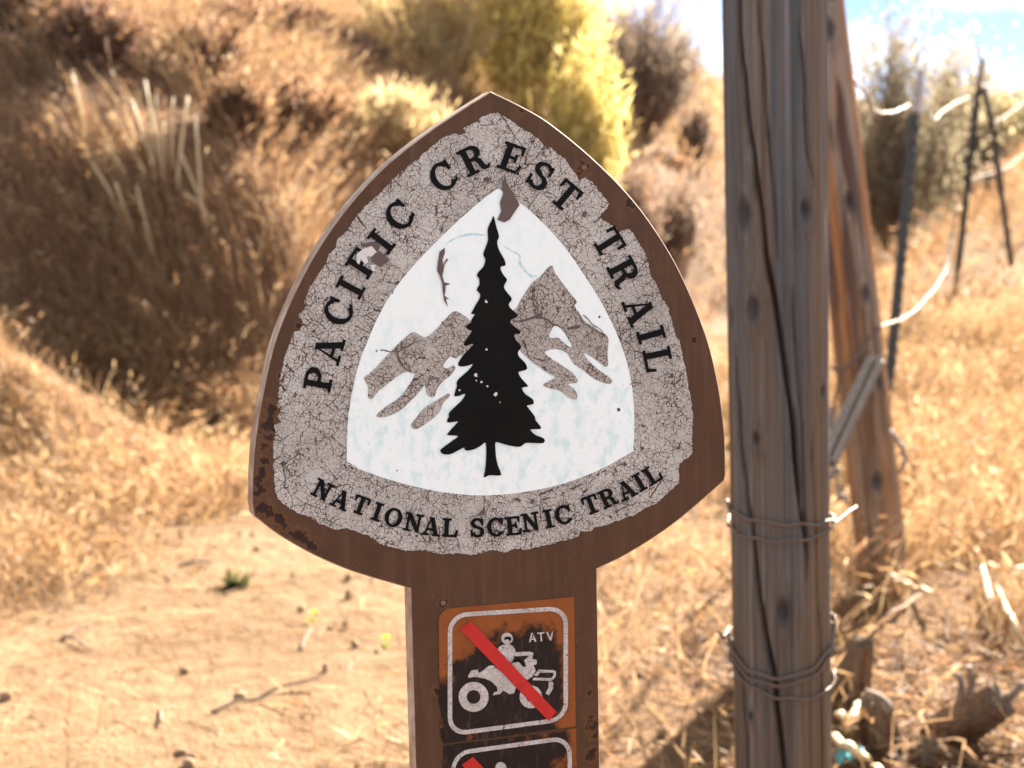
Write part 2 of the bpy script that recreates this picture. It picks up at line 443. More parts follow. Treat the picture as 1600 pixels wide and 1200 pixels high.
def bush(name, label, px, top, Y, rpx, sc, lc, n=(140, 2600, 9000), leaf=(0.018, 0.045), upright=0.35, leaf_w=0.4, group=None):
    """a shrub rooted in the terrain at distance Y whose top reaches photo row `top`"""
    p = at_y(px, top, Y)
    z = hz(p.x, Y) - 0.02
    h = max(0.3, p.z - z)
    return shrub(name, label, 'shrub', (p.x, Y, z), h, rpx / F_PX * Y, sc, lc, n[0], n[1], n[2], leaf, upright=upright, leaf_w=leaf_w, group=group)
bush('yellow_shrub', 'bright yellow-green broom-like shrub behind the peak of the sign', 825, -90, 12.2, 95, STEM + STRAW[:2], YEL, (140, 2600, 10000), (0.05, 0.12), 0.35, 0.14)
bush('yellow_shrub', 'small yellow shrub sprawling beside the larger yellow shrub', 905, 110, 11.6, 60, STEM, YEL, (110, 1800, 8000), (0.04, 0.09), 0.35, 0.14)
bush('olive_shrub', 'tall olive-green shrub at the left of the yellow shrub', 670, -60, 11.8, 100, STRAW[:3], OLIV + YEL[2:3], (120, 2200, 5200), (0.05, 0.11), 0.4, 0.12)
bush('olive_shrub', 'rounded olive-green shrub low on the bank behind the upper left edge of the sign', 610, 150, 9.4, 95, STEM + STRAW[:2], OLIV, (120, 2200, 5200), (0.03, 0.08), 0.35, 0.13)
bush('grey_shrub', 'dark grey bare broom shrub against the bright sky', 1000, 10, 16.5, 115, DKB, GREY, (240, 4000, 8000), (0.05, 0.12), 0.3, 0.12)
bush('brown_shrub', 'dark brown dead shrub beside the olive shrubs', 535, 60, 11.0, 75, DKB, DKB, (180, 3200, 10000), (0.016, 0.04), 0.3)
bush('brown_shrub', 'wide grey-brown dead shrub above the tall straw stalks', 230, 45, 11.0, 150, DKB + STEM, DKB + GREY, (220, 4200, 13000), (0.018, 0.045), 0.25)
bush('rust_shrub', 'rust-brown shrub in seed between the dead shrubs', 420, 40, 10.6, 90, DKB, RUST, (160, 3000, 12000), (0.018, 0.045), 0.3)
bush('rust_shrub', 'low rust-brown shrub at the edge of the cut bank', 470, 225, 8.6, 80, DKB, RUST + BROWN[:2], (130, 2200, 8000), (0.014, 0.035), 0.3)
bush('rust_shrub', 'reddish-brown shrub on the bank at the outer edge of the grass', 40, 270, 8.4, 100, DKB, RUST + BROWN[:2], (130, 2200, 8000), (0.014, 0.035), 0.3)
bush('olive_shrub', 'pale yellow-green shrub high on the bank above the dead shrubs', 0, -10, 12.5, 80, STEM, YEL + OLIV, (130, 2400, 9000), (0.02, 0.05))
bush('sage_shrub', 'large rounded grey-green bush behind the leaning post', 1405, 62, 19, 95, DKB, SAGE, (200, 3800, 12500), (0.03, 0.07), 0.15, 0.45)
bush('sage_shrub', 'lighter grey-green bush between the metal posts', 1500, 105, 23, 75, DKB, SAGE + OLIV, (180, 3400, 18000), (0.03, 0.06), 0.15, 0.6)
bush('sage_shrub', 'low yellow-green bush beyond the forked metal post', 1585, 150, 24, 90, STEM, SAGE + YEL, (180, 3400, 16000), (0.03, 0.06), 0.15, 0.6)
for (px, top, Y, rpx, lab) in [(1085, 170, 17, 32, 'small grey tuft at the foot of the dark grey shrub'),
                             (1060, 290, 14, 34, 'small grey-brown scrub on the slope beside the wooden post'),
                             (990, 275, 12.5, 36, 'small dark scrub on the slope below the yellow shrub'),
                             (1560, 270, 17, 45, 'small dark scrub below the yellow-green bush')]:
    bush('scrub_tuft', lab, px, top, Y, rpx, DKB, GREY + DKB, (90, 1400, 4000), (0.02, 0.04), 0.3, group='small scrub tufts on the far slope')

for (k_, (px, top, Y, rpx, cols)) in enumerate([(330, 250, 8.6, 60, DKB + BROWN[:3]), (120, 130, 10.0, 80, DKB + BROWN), (350, 150, 9.6, 70, RUST + DKB), (300, 30, 12.5, 90, BROWN), (150, 330, 8.0, 60, DKB + BROWN[:2]), (480, 20, 13.5, 70, BROWN + GREY), (60, 190, 9.2, 60, BROWN + RUST), (380, 340, 7.9, 50, BROWN)]):
    bush('dead_scrub', ['dark dead scrub clump between the straw tuft and the low rust-brown shrub', 'broad dead scrub below the wide grey-brown shrub', 'rusty dead scrub at the foot of the rust-brown shrub in seed', 'tan dead scrub on the skyline above the wide grey-brown shrub', 'dark dead scrub at the foot of the straw tuft', 'grey-tan dead scrub behind the dark brown dead shrub', 'rusty tan dead scrub above the reddish-brown shrub', 'low brown dead scrub on the lip of the cut bank'][k_], px, top, Y, rpx, DKB, cols, (90, 1600, 5000), (0.02, 0.06), 0.3, 0.2, group='dead scrub clumps on the bank')

# ------------------------------------------------------------------ tall straw stalks on the bank
def tube_np(path, r, seg=8, taper=1.0, closed=False):
    P = np.array([tuple(p) for p in path], float)
    n = len(P)
    T = unit(np.gradient(P, axis=0))
    up = np.array((0.13, 0.31, 0.94))
    A = unit(np.cross(T, up)); B = np.cross(T, A)
    rr = np.broadcast_to(np.asarray(r, float), (n,)) * np.linspace(1, taper, n)
    a = np.linspace(0, 2 * np.pi, seg, endpoint=False)
    V = P[:, None] + (A[:, None] * np.cos(a)[None, :, None] + B[:, None] * np.sin(a)[None, :, None]) * rr[:, None, None]
    i = np.arange(n * seg).reshape(n, seg); j = np.roll(i, -1, 1)
    Q = np.stack([i[:-1], j[:-1], j[1:], i[1:]], -1).reshape(-1, 4)
    V = np.concatenate([V.reshape(-1, 3), P[:1], P[-1:]])
    c0, c1 = n * seg, n * seg + 1
    caps = [(c0, int(j[0, k]), int(i[0, k]), c0) for k in range(seg)] + [(c1, int(i[-1, k]), int(j[-1, k]), c1) for k in range(seg)]
    return V, Q, caps
def tube(name, path, r, mat, parent=None, seg=8, taper=1.0, smooth=True):
    V, Q, caps = tube_np(path, r, seg, taper)
    faces = [tuple(int(k) for k in q) for q in Q] + [c[:3] for c in caps]
    me = mesh(name, V, faces)
    return link(name, me, mat, parent, smooth)
def smooth_path(pts, n=8):
    P = [Vector(p) for p in pts]
    P = [P[0] * 2 - P[1]] + P + [P[-1] * 2 - P[-2]]
    out = []
    for i in range(1, len(P) - 2):
        a, b, c, d = P[i - 1:i + 3]
        for k in range(n):
            t = k / n
            out.append(0.5 * ((2 * b) + (c - a) * t + (2 * a - 5 * b + 4 * c - d) * t * t + (3 * b - a - 3 * c + d) * t ** 3))
    out.append(P[-2].copy())
    return out
t = NT('straw_stalk'); n_ = t.noise(t.mapping(t.obj(), (40, 40, 6)), 4, 3)
t.set(Base_Color=t.ramp(n_, [(0.3, (0.50, 0.36, 0.18)), (0.7, (0.70, 0.56, 0.34))]), Roughness=0.6)
M_STALK = t.m
b0 = ground_pt(245, 400); SY = b0.y
b0.z -= 0.03
tuft = empty('straw_tuft', b0)
tag(tuft, 'tuft of tall pale straw stalks standing up from the bank', 'grass tuft')
for (x0, y0, x1, y1) in [(205, 155, 236, 250), (226, 125, 250, 250), (243, 148, 252, 245), (270, 152, 268, 235), (293, 150, 278, 270), (230, 190, 240, 250),
                         (256, 190, 258, 240), (283, 240, 318, 325), (288, 300, 320, 328), (305, 180, 316, 330), (142, 250, 175, 305), (165, 228, 190, 262), (180, 285, 205, 355), (213, 290, 234, 380), (195, 212, 222, 262), (112, 115, 130, 180)]:
    fg = ground_pt(x1 + 0.25 * (x1 - x0) * 0.6, y1 + 30)
    p0 = at_y(x0, y0, fg.y + rng.uniform(-.05, .03)) - b0
    mid = at_y(x1, y1, fg.y) - b0
    foot = fg - b0 + Vector((0, 0.03, -0.05))
    tube('stalk', smooth_path([foot, foot.lerp(mid, .6), mid, p0], 4), 0.0095, M_STALK, tuft, 6, 0.6)

n = 5200
x = b0.x + rng.normal(0.05, 0.33, n); y = SY + rng.normal(-0.12, 0.16, n)
grass_patch('dry_grass', 'brown grass crowding the foot of the tall straw stalks', x, y, 0.12, 0.42, BROWN + STRAW[:4], 0.0042, 0.35, 0.3)

# ------------------------------------------------------------------ weathered timber posts
def wood_mat(name, grain=(0.38, 1.6)):
    t = NT(name)
    v = t.obj()
    g = t.noise(t.mapping(v, (60, 60, 0.7)), 3.0, 8, 0.7, 0.05)
    g2 = t.noise(t.mapping(v, (170, 170, 1.8)), 3.0, 5, 0.65)
    c = t.mix(1.0, t.attr(), t.ramp(g, [(0.3, grain[0]), (0.5, 1.0), (0.7, grain[1])]), 'MULTIPLY')
    c = t.mix(t.ramp(g2, [(0.53, 0.0), (0.68, 0.6)]), c, (0.045, 0.033, 0.026))
    h = t.math('ADD', t.math('MULTIPLY', g, 1.0), t.math('MULTIPLY', g2, 0.6))
    t.set(Base_Color=c, Roughness=0.62, Specular_IOR_Level=0.5, Normal=t.bump(h, 0.8, 0.003))
    return t.m
def timber(name, p0, p1, r0, r1, colfun, cracks, knots, mat, parent, nth=220, nz=320, seed=0, rag=0.05, cut=0.0):
    """a post along p0->p1. theta = 0 faces the camera. cracks: list of (polyline (theta, t), width m, depth m); knots: (theta, t, r)"""
    p0 = Vector(p0); p1 = Vector(p1); ax = (p1 - p0); Ln = ax.length; ax.normalize()
    mid = (p0 + p1) / 2
    f = (Vector((0, 0, CAM_H)) - mid); f = (f - ax * f.dot(ax)).normalized()
    s = f.cross(ax).normalized()
    if s.x < 0: s = -s
    th = np.linspace(-np.pi, np.pi, nth, endpoint=False); tz = np.linspace(0, 1, nz)
    TH, T = np.meshgrid(th, tz)
    rad = r0 + (r1 - r0) * T
    zz_ = T * Ln
    rad = rad * (1 + rag * (fbm(np.cos(TH) * 1.3 + seed, np.sin(TH) * 1.3, zz_ * 0.9, 3) - 0.5) * 2)
    rad += (fbm(np.cos(TH) * 9 + seed, np.sin(TH) * 9, zz_ * 0.5 + 3, 3) - 0.5) * 0.0055
    rad += (fbm(np.cos(TH) * 26 + seed, np.sin(TH) * 26, zz_ * 2.5, 2) - 0.5) * 0.0035
    rm = (r0 + r1) / 2
    for pl, w, dep in cracks:
        pl = np.array(pl); pl = pl[np.argsort(pl[:, 1])]
        thc = np.interp(T, pl[:, 1], pl[:, 0]) + (vnoise(T * 30, seed + 3) - 0.5) * 0.05
        fade = sstep(pl[0, 1] - 0.01, pl[0, 1] + 0.03, T) * sstep(pl[-1, 1] + 0.01, pl[-1, 1] - 0.03, T)
        d = ((TH - thc + np.pi) % (2 * np.pi) - np.pi) * rm
        rad -= dep * fade * np.exp(-(d / w) ** 2) * (0.7 + 0.6 * vnoise(T * 18, seed))
    kd = np.full(TH.shape, 9.0)
    for (kt, kz, kr) in knots:
        d = np.hypot(((TH - kt + np.pi) % (2 * np.pi) - np.pi) * rm, (T - kz) * Ln * 0.55) / kr
        d = d * (0.7 + 0.6 * fbm(np.cos(TH) * 9 + kz * 50, np.sin(TH) * 9, zz_ * 60, 2))
        kd = np.minimum(kd, d)
        rad += 0.004 * np.exp(-(d / 1.6) ** 2) - 0.008 * np.exp(-(d / 0.55) ** 2)
    top = T * Ln + np.where(T > 0.985, (fbm(np.cos(TH) * 3 + seed, np.sin(TH) * 3, 1, 3) - 0.5) * cut, 0)
    A = np.array(p0)[None, None] + top[..., None] * np.array(ax) + rad[..., None] * (np.cos(TH)[..., None] * np.array(f) + np.sin(TH)[..., None] * np.array(s))
    col = colfun(TH, T, zz_)
    kk = sstep(1.15, 0.35, kd)[..., None] * 0.92
    ring = np.exp(-((kd - 1.5) / 0.35) ** 2)[..., None] * 0.35
    col = col * (1 - ring) + np.array((0.10, 0.07, 0.045)) * ring
    col = col * (1 - kk) + np.array((0.035, 0.028, 0.024)) * kk
    i = np.arange(nz * nth).reshape(nz, nth); j = np.roll(i, -1, 1)
    Q = np.stack([i[:-1], i[1:], j[1:], j[:-1]], -1).reshape(-1, 4)
    V = A.reshape(-1, 3) - np.array(parent.location)
    # end grain
    tops = A[-1] - np.array(parent.location); c0 = tops.mean(0) + np.array(ax) * 0.004
    rings = [c0 + (tops - c0) * k for k in (0.66, 0.33)]
    base = len(V)
    V = np.concatenate([V] + rings + [c0[None]])
    ids = [i[-1], base + np.arange(nth), base + nth + np.arange(nth)]
    for a_, b_ in zip(ids[:-1], ids[1:]):
        Q = np.concatenate([Q, np.stack([a_, b_, np.roll(b_, -1), np.roll(a_, -1)], -1)])
    cc = np.concatenate([col.reshape(-1, 3), np.tile(np.array((0.16, 0.115, 0.08)), (2 * nth + 1, 1))])
    cen = base + 2 * nth
    Q = np.concatenate([Q, np.stack([ids[2][0::2], np.full(nth // 2, cen), np.roll(ids[2][0::2], -1), ids[2][1::2]], -1)])
    me = np_mesh('timber', V, Q, np.clip(cc, 0.004, 0.9))
    return link('timber', me, mat, parent, True)

WP_Y = 1.87
wp_base = at_y(1224, 1200, WP_Y); wp_top = at_y(1209, -60, WP_Y)
wd = (wp_top - wp_base).normalized()
wp0 = wp_base - wd * (wp_base.z + 0.12) / wd.z
wp1 = wp_top + wd * 0.12
WP_L = (wp1 - wp0).length
WP_R0, WP_R1 = 0.0585, 0.0605
def wpt(px, py):
    """photo pixel on the wooden post -> (theta, t)"""
    c = 1209 + (1224 - 1209) * (py + 60) / 1260
    hw = 82 - 6.5 * py / 1200
    z = at_y(c, py, WP_Y).z
    return (math.asin(max(-0.97, min(0.97, (px - c) / hw))), (z - wp0.z) / (wp1.z - wp0.z))
cr_main = [wpt(*p) for p in [(1150, -60), (1152, 0), (1158, 100), (1168, 180), (1180, 270), (1190, 330), (1197, 400), (1212, 470), (1222, 540), (1233, 610), (1243, 690), (1253, 780), (1260, 850)]]
cr_low = [wpt(*p) for p in [(1141, 480), (1147, 550), (1153, 650), (1163, 733), (1172, 800), (1178, 850), (1187, 917), (1198, 987), (1210, 1047), (1218, 1100), (1226, 1180), (1230, 1260)]]
cr_a = [wpt(*p) for p in [(1179, -20), (1190, 90), (1200, 200), (1212, 330), (1220, 430)]]
cr_b = [wpt(*p) for p in [(1246, 20), (1258, 150), (1262, 240), (1275, 310)]]
cr_c = [wpt(*p) for p in [(1160, 1040), (1166, 1120), (1170, 1260)]]
cr_d = [wpt(*p) for p in [(1236, 420), (1244, 560), (1256, 700), (1262, 900)]]
cr_e = [wpt(*p) for p in [(1268, 640), (1272, 800), (1280, 1000), (1284, 1200)]]
kn = [(wpt(px, py), r) for px, py, r in [(1163, 332, .015), (1256, 328, .010), (1178, 476, .011), (1281, 606, .006), (1182, 675, .0065), (1224, 936, .013), (1175, 1102, .005)]]
def col_grey(TH, T, Z):
    a = fbm(np.cos(TH) * 2 + 5, np.sin(TH) * 2, Z * 0.7, 4)
    b = fbm(np.cos(TH) * 14, np.sin(TH) * 14, Z * 1.5, 3)
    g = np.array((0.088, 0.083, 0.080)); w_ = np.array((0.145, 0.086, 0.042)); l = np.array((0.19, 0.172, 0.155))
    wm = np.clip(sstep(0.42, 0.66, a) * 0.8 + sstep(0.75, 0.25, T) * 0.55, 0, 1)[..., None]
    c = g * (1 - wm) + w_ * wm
    lm = (sstep(0.55, 0.75, b) * 0.6)[..., None]
    c = c * (1 - lm) + l * lm
    return c * (0.75 + 0.5 * fbm(np.cos(TH) * 25, np.sin(TH) * 25, Z * 2, 2))[..., None]
M_WOOD = wood_mat('weathered_timber')
fp = empty('fence_post', (wp0.x, wp0.y, hz(wp0.x, wp0.y)))
tag(fp, 'round grey weathered wooden fence post with long cracks, wrapped in wire beside the sign', 'fence post')
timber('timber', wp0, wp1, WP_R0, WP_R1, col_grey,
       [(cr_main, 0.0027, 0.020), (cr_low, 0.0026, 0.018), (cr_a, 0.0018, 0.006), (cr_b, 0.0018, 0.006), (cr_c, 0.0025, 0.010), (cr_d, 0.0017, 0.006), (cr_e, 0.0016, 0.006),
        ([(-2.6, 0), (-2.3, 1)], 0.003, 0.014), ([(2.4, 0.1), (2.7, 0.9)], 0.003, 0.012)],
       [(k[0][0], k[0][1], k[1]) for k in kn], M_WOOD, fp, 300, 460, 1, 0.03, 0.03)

LP_Y = 3.95
lp_b = at_y(1374, 838, LP_Y); lp_t = at_y(1281, 0, LP_Y - 0.05)
ld = (lp_t - lp_b).normalized()
lp0 = lp_b - ld * (lp_b.z - hz(lp_b.x, LP_Y) + 0.15) / ld.z
def col_red(TH, T, Z):
    a = fbm(np.cos(TH) * 1.6 + 2, np.sin(TH) * 1.6, Z * 2.2, 4)
    b = fbm(np.cos(TH) * 2.5 + 9, np.sin(TH) * 2.5, Z * 3.0 + 4, 4)
    c = np.array((0.30, 0.21, 0.145))[None, None] + 0 * a[..., None]
    m = (sstep(0.40, 0.50, a))[..., None]
    c = c * (1 - m) + np.array((0.36, 0.15, 0.045)) * m
    m = (sstep(0.57, 0.66, b))[..., None]
    c = c * (1 - m) + np.array((0.10, 0.045, 0.025)) * m
    low = sstep(0.62, 0.40, T)[..., None] * 0.45
    return c * (1 - low) + np.array((0.28, 0.155, 0.068)) * low
M_WOOD2 = wood_mat('debarked_timber', (0.7, 1.2))
lp = empty('leaning_post', (lp0.x, lp0.y, hz(lp0.x, lp0.y)))
tag(lp, 'leaning reddish-brown debarked wooden post standing behind the grey fence post', 'fence post')
timber('timber', lp0, lp_t, 0.063, 0.058, col_red,
       [([(0.2, 0.3), (0.35, 0.6), (0.3, 0.95)], 0.003, 0.008), ([(0.9, 0.1), (0.8, 0.5), (0.85, 0.8)], 0.003, 0.007), ([(-0.4, 0.1), (-0.3, 0.7)], 0.003, 0.008)],
       [(0.55, 0.56, 0.018), (0.3, 0.70, 0.02), (0.15, 0.27, 0.02), (0.7, 0.42, 0.014), (0.25, 0.955, 0.02)], M_WOOD2, lp, 160, 260, 5, 0.05, 0.07)

# ------------------------------------------------------------------ wire
def metal(name, col, rough, metallic=1.0, rust=0.35):
    t = NT(name)
    n1 = t.noise(t.obj(), 60, 4)
    m = t.ramp(n1, [(0.5, 0.0), (0.68, rust)])
    t.set(Base_Color=t.mix(m, col, (0.16, 0.075, 0.035)), Roughness=rough, Metallic=t.math('MULTIPLY', t.math('SUBTRACT', 1.0, m), metallic))
    return t.m
M_WIRE = metal('galvanised_wire', (0.27, 0.24, 0.22), 0.75, 0.1, 0.4)
M_WIRE_OLD = metal('dull_wire', (0.13, 0.10, 0.08), 0.6, 0.3, 0.9)
wire_ax = wd
def wrap_path(py_left, py_mid, py_right, turns_back=0.0, r_add=0.0035, a0=-1.65, a1=1.65):
    """wire lying on the visible half of the grey post, heights given by photo rows at left edge, middle, right edge"""
    zl, zm, zr = [at_y(1217, p, WP_Y - 0.06).z for p in (py_left, py_mid, py_right)]
    pts = []
    for k in range(25):
        u = k / 24
        th = a0 + (a1 - a0) * u
        z = zl * (1 - u) * (1 - 2 * u) + zm * 4 * u * (1 - u) + zr * u * (2 * u - 1)
        c = wp0 + wd * ((z - wp0.z) / wd.z)
        f = (Vector((0, 0, CAM_H)) - (wp0 + wp1) / 2); f = (f - wd * f.dot(wd)).normalized(); s = f.cross(wd)
        if s.x < 0: s = -s
        r = 0.0605 + r_add + 0.0012 * math.sin(k * 1.9 + py_left) ; c = c + wd * (0.0016 * math.sin(k * 1.3 + py_mid))
        pts.append(c + f * (math.cos(th) * r) + s * (math.sin(th) * r))
    return pts
def around_back(a, b, bulge=0.066):
    """from the right end of one turn round the back of the post to the left end of the next"""
    c = (a + b) / 2
    out = []
    for k in range(1, 8):
        u = k / 8
        z = a.z + (b.z - a.z) * u
        cc = wp0 + wd * ((z - wp0.z) / wd.z)
        ang = math.pi * u
        v0 = (a - cc); v0.z = 0
        out.append(Vector((cc.x + math.cos(ang) * bulge, cc.y + math.sin(ang) * bulge, z)))
    return out
def wire_obj(name, label, path, r, mat=None, group=None, seg=8):
    base = Vector(path[0])
    e = tube(name, [Vector(p) - base for p in path], r, mat or M_WIRE_OLD, None, seg)
    e.location = base
    return tag(e, label, 'wire', group)
p1 = wrap_path(800, 818, 824); p2 = wrap_path(828, 845, 826)
tailp = [at_y(1312, 812, WP_Y + .02), at_y(1326, 800, WP_Y + .05), at_y(1338, 792, WP_Y + .08)]
wire_obj('wire_wrap', 'upper double loop of dull wire round the grey fence post', p1 + around_back(p1[-1], p2[0]) + p2 + [at_y(1303, 818, WP_Y + .01)] + tailp, 0.0019)
p1 = wrap_path(1006, 1058, 985); p2 = wrap_path(1018, 1070, 1000); p3 = wrap_path(1035, 1090, 1072)
head = [at_y(1122, 985, WP_Y - .03), at_y(1130, 998, WP_Y - .02)]
wire_obj('wire_wrap', 'lower slack triple loop of dull wire round the grey fence post', head + p1 + around_back(p1[-1], p2[0]) + p2 + around_back(p2[-1], p3[0]) + p3 + [at_y(1309, 1070, WP_Y), at_y(1306, 1056, WP_Y + .03)], 0.0019)
M_W = M_WIRE
def wire_px(name, label, pts, r=0.004, mat=None, wob=0.0, n=10, group=None):
    P = smooth_path([at_y(a, b, c) for a, b, c in pts], n)
    P = [p + Vector((random.gauss(0, 1), random.gauss(0, 1), random.gauss(0, 1))) * r * 0.45 for p in P]
    if wob:
        P = [p + Vector((0, math.sin(i * 0.9) * wob, math.cos(i * 1.3) * wob)) for i, p in enumerate(P)]
    return wire_obj(name, label, P, r, mat or M_WIRE, group)
T1Y, T2Y = 6.25, 9.7
wire_px('fence_wire', 'kinked bright top wire from the leaning post to the first metal fence post', [(1316, 100, 3.95), (1336, 128, 4.05), (1358, 152, 4.4), (1368, 174, 4.7), (1395, 176, 5.2), (1420, 166, 5.9), (1434, 178, 6.33), (1445, 172, 6.35), (1452, 182, 6.38)], 0.0046)
wire_px('fence_wire', 'bright top wire from the first metal fence post to the forked metal post', [(1450, 180, 6.38), (1462, 186, 6.6), (1478, 170, 7.3), (1500, 158, 8.4), (1520, 150, T2Y - .1)], 0.0042)
wire_px('fence_wire', 'bright top wire running on beyond the forked metal post', [(1520, 150, T2Y - .1), (1550, 188, T2Y + .4), (1562, 187, 10.3), (1580, 176, 10.9), (1606, 160, 11.8), (1660, 150, 14)], 0.005)
wire_px('fence_wire', 'bright lower wire leading away behind the forked metal post', [(1505, 288, T2Y), (1530, 276, 9.9), (1560, 268, 10.4), (1578, 258, 10.8), (1604, 240, 11.6), (1660, 225, 14)], 0.005)
wire_px('fence_wire', 'loose white wire sweeping upward from the leaning post', [(1372, 512, 3.9), (1382, 508, 3.95), (1408, 500, 4.2), (1436, 478, 4.5), (1460, 452, 4.8), (1478, 420, 5.1), (1487, 370, 5.3), (1493, 330, 5.4), (1492, 312, 5.4)], 0.0036)
wire_px('fence_wire', 'thin rusty wire hanging from the first metal fence post', [(1452, 182, 6.38), (1468, 200, 6.4), (1478, 250, 6.4), (1490, 312, 6.4), (1500, 345, 6.45)], 0.0028, M_WIRE_OLD)
wire_px('fence_wire', 'short curled end of white wire beside the leaning post', [(1388, 672, 3.9), (1396, 680, 3.92), (1412, 706, 3.95), (1412, 725, 3.97), (1400, 742, 3.98)], 0.006)
wire_px('wire_tie', 'dark tie wire slung across the leaning post', [(1376, 508, 3.86), (1360, 528, 3.85), (1338, 558, 3.85), (1312, 580, 3.84), (1300, 572, 3.86)], 0.0038, M_WIRE_OLD)
wire_px('wire_tie', 'dark tie wire dropping beside the grey fence post', [(1312, 580, 3.83), (1309, 605, 3.83), (1304, 632, 3.83)], 0.0038, M_WIRE_OLD)
coil = []
for k in range(60):
    c = at_y(1302 - k * 0.06, 636 + k * 0.62, 3.83)
    coil.append(c + Vector((math.cos(k * 0.75) * 0.0085, math.sin(k * 0.75) * 0.0085, 0)))
wire_obj('wire_coil', 'small tight bright coil of twisted wire beside the grey fence post', coil, 0.0028, M_WIRE)
wire_px('fence_wire', 'short bright bent wire low between the two wooden posts', [(1290, 758, 3.9), (1300, 742, 3.9), (1306, 735, 3.92), (1312, 770, 3.92), (1322, 785, 3.95)], 0.005)

# twitch stick
st = empty('twitch_stick', at_y(1298, 712, 3.78)); tag(st, 'flat split grey stick wedged slantwise against the leaning post', 'stick')
a = at_y(1292, 722, 3.70) - st.location; b = at_y(1368, 562, 3.84) - st.location
def col_stick(TH, T, Z):
    g = fbm(np.cos(TH) * 6, np.sin(TH) * 6, Z * 3, 3)
    return np.array((0.27, 0.215, 0.17)) * (0.6 + 0.8 * g)[..., None]
tb = timber('stick', a + st.location, b + st.location, 0.024, 0.022, col_stick, [([(0.1, 0.0), (0.0, 1.0)], 0.004, 0.018)], [], M_WOOD, st, 80, 120, 3, 0.12, 0.03)
tb.name = 'split_stick'

# ------------------------------------------------------------------ metal T posts
t = NT('t_post_paint'); n_ = t.noise(t.obj(), 25, 4)
t.set(Base_Color=t.ramp(n_, [(0.35, (0.035, 0.04, 0.035)), (0.6, (0.06, 0.055, 0.05)), (0.72, (0.14, 0.075, 0.045))]), Roughness=0.6, Metallic=0.2)
M_TP = t.m
t = NT('t_post_tip'); n_ = t.noise(t.obj(), 25, 4)
t.set(Base_Color=t.ramp(n_, [(0.35, (0.26, 0.23, 0.22)), (0.7, (0.36, 0.31, 0.29))]), Roughness=0.6)
M_TIP = t.m
def boxes(name, bl, mat, parent):
    V, Fc = [], []
    for (c, s) in bl:
        o = len(V)
        for k in range(8):
            V.append((c[0] + s[0] * (-.5 if k & 1 == 0 else .5), c[1] + s[1] * (-.5 if k & 2 == 0 else .5), c[2] + s[2] * (-.5 if k & 4 == 0 else .5)))
        Fc += [(o, o + 2, o + 3, o + 1), (o + 4, o + 5, o + 7, o + 6), (o, o + 1, o + 5, o + 4), (o + 2, o + 6, o + 7, o + 3), (o, o + 4, o + 6, o + 2), (o + 1, o + 3, o + 7, o + 5)]
    return link(name, mesh(name, V, Fc), mat, parent)
def t_post(label, top_px, base_px, Y, tip=0.0, yaw=0.5):
    pt = at_y(*top_px, Y); pb = at_y(*base_px, Y)
    d = (pt - pb).normalized()
    g = hz(pb.x, Y)
    foot = pb + d * ((g - 0.25 - pb.z) / d.z)
    L = (pt - foot).length
    e = empty('t_post', foot); tag(e, label, 'fence post')
    e.rotation_mode = 'QUATERNION'
    e.rotation_quaternion = d.to_track_quat('Z', 'Y') @ Matrix.Rotation(yaw, 4, 'Z').to_quaternion()
    boxes('flange', [((0, 0, (L - tip) / 2), (0.036, 0.005, L - tip))], M_TP, e)
    boxes('web', [((0, 0.0185, (L - tip) / 2), (0.005, 0.032, L - tip))], M_TP, e)
    tag(boxes('studs', [((0, -0.0055, 0.35 + k * 0.052), (0.013, 0.006, 0.024)) for k in range(int((L - tip - .35) / 0.052))], M_TP, e), kind='stuff')
    if tip:
        boxes('pale_tip', [((0, 0.006, L - tip / 2), (0.038, 0.018, tip))], M_TIP, e)
    return e
t_post('dark metal fence post with pale tip beyond the leaning wooden post', (1441, 110), (1384, 711), T1Y, 0.17, -0.5)
tp2 = t_post('thin dark metal fence post with a splintered tan top, forked with a leaning rod', (1532, 118), (1496, 440), T2Y, 0.0, 0.6)
M_SPL = NT('splinter_wood').set(Base_Color=(0.36, 0.28, 0.15), Roughness=0.8).m
qi = tp2.matrix_basis.inverted() if False else None
bpy.context.view_layer.update()
inv = tp2.matrix_world.inverted()
tube('splintered_top', [inv @ at_y(a_, b_, T2Y) for a_, b_ in [(1529, 140), (1532, 118), (1536, 92)]], 0.022, M_SPL, tp2, 8, 1.0)
tube('splinter', [inv @ at_y(a_, b_, T2Y) for a_, b_ in [(1534, 95), (1529, 86), (1527, 74), (1525, 60)]], 0.011, M_SPL, tp2, 6, 0.5)
pr0 = at_y(1536, 135, T2Y + .05); pr1 = at_y(1580, 415, T2Y + 0.35)
rod = tube('leaning_rod', [p - pr1 for p in smooth_path([pr1, at_y(1563, 290, T2Y + .22), at_y(1551, 200, T2Y + .1), pr0], 6)], 0.019, M_TP, None, 8)
rod.location = pr1
tag(rod, 'thin dark rod leaning against the forked metal post', 'rod')

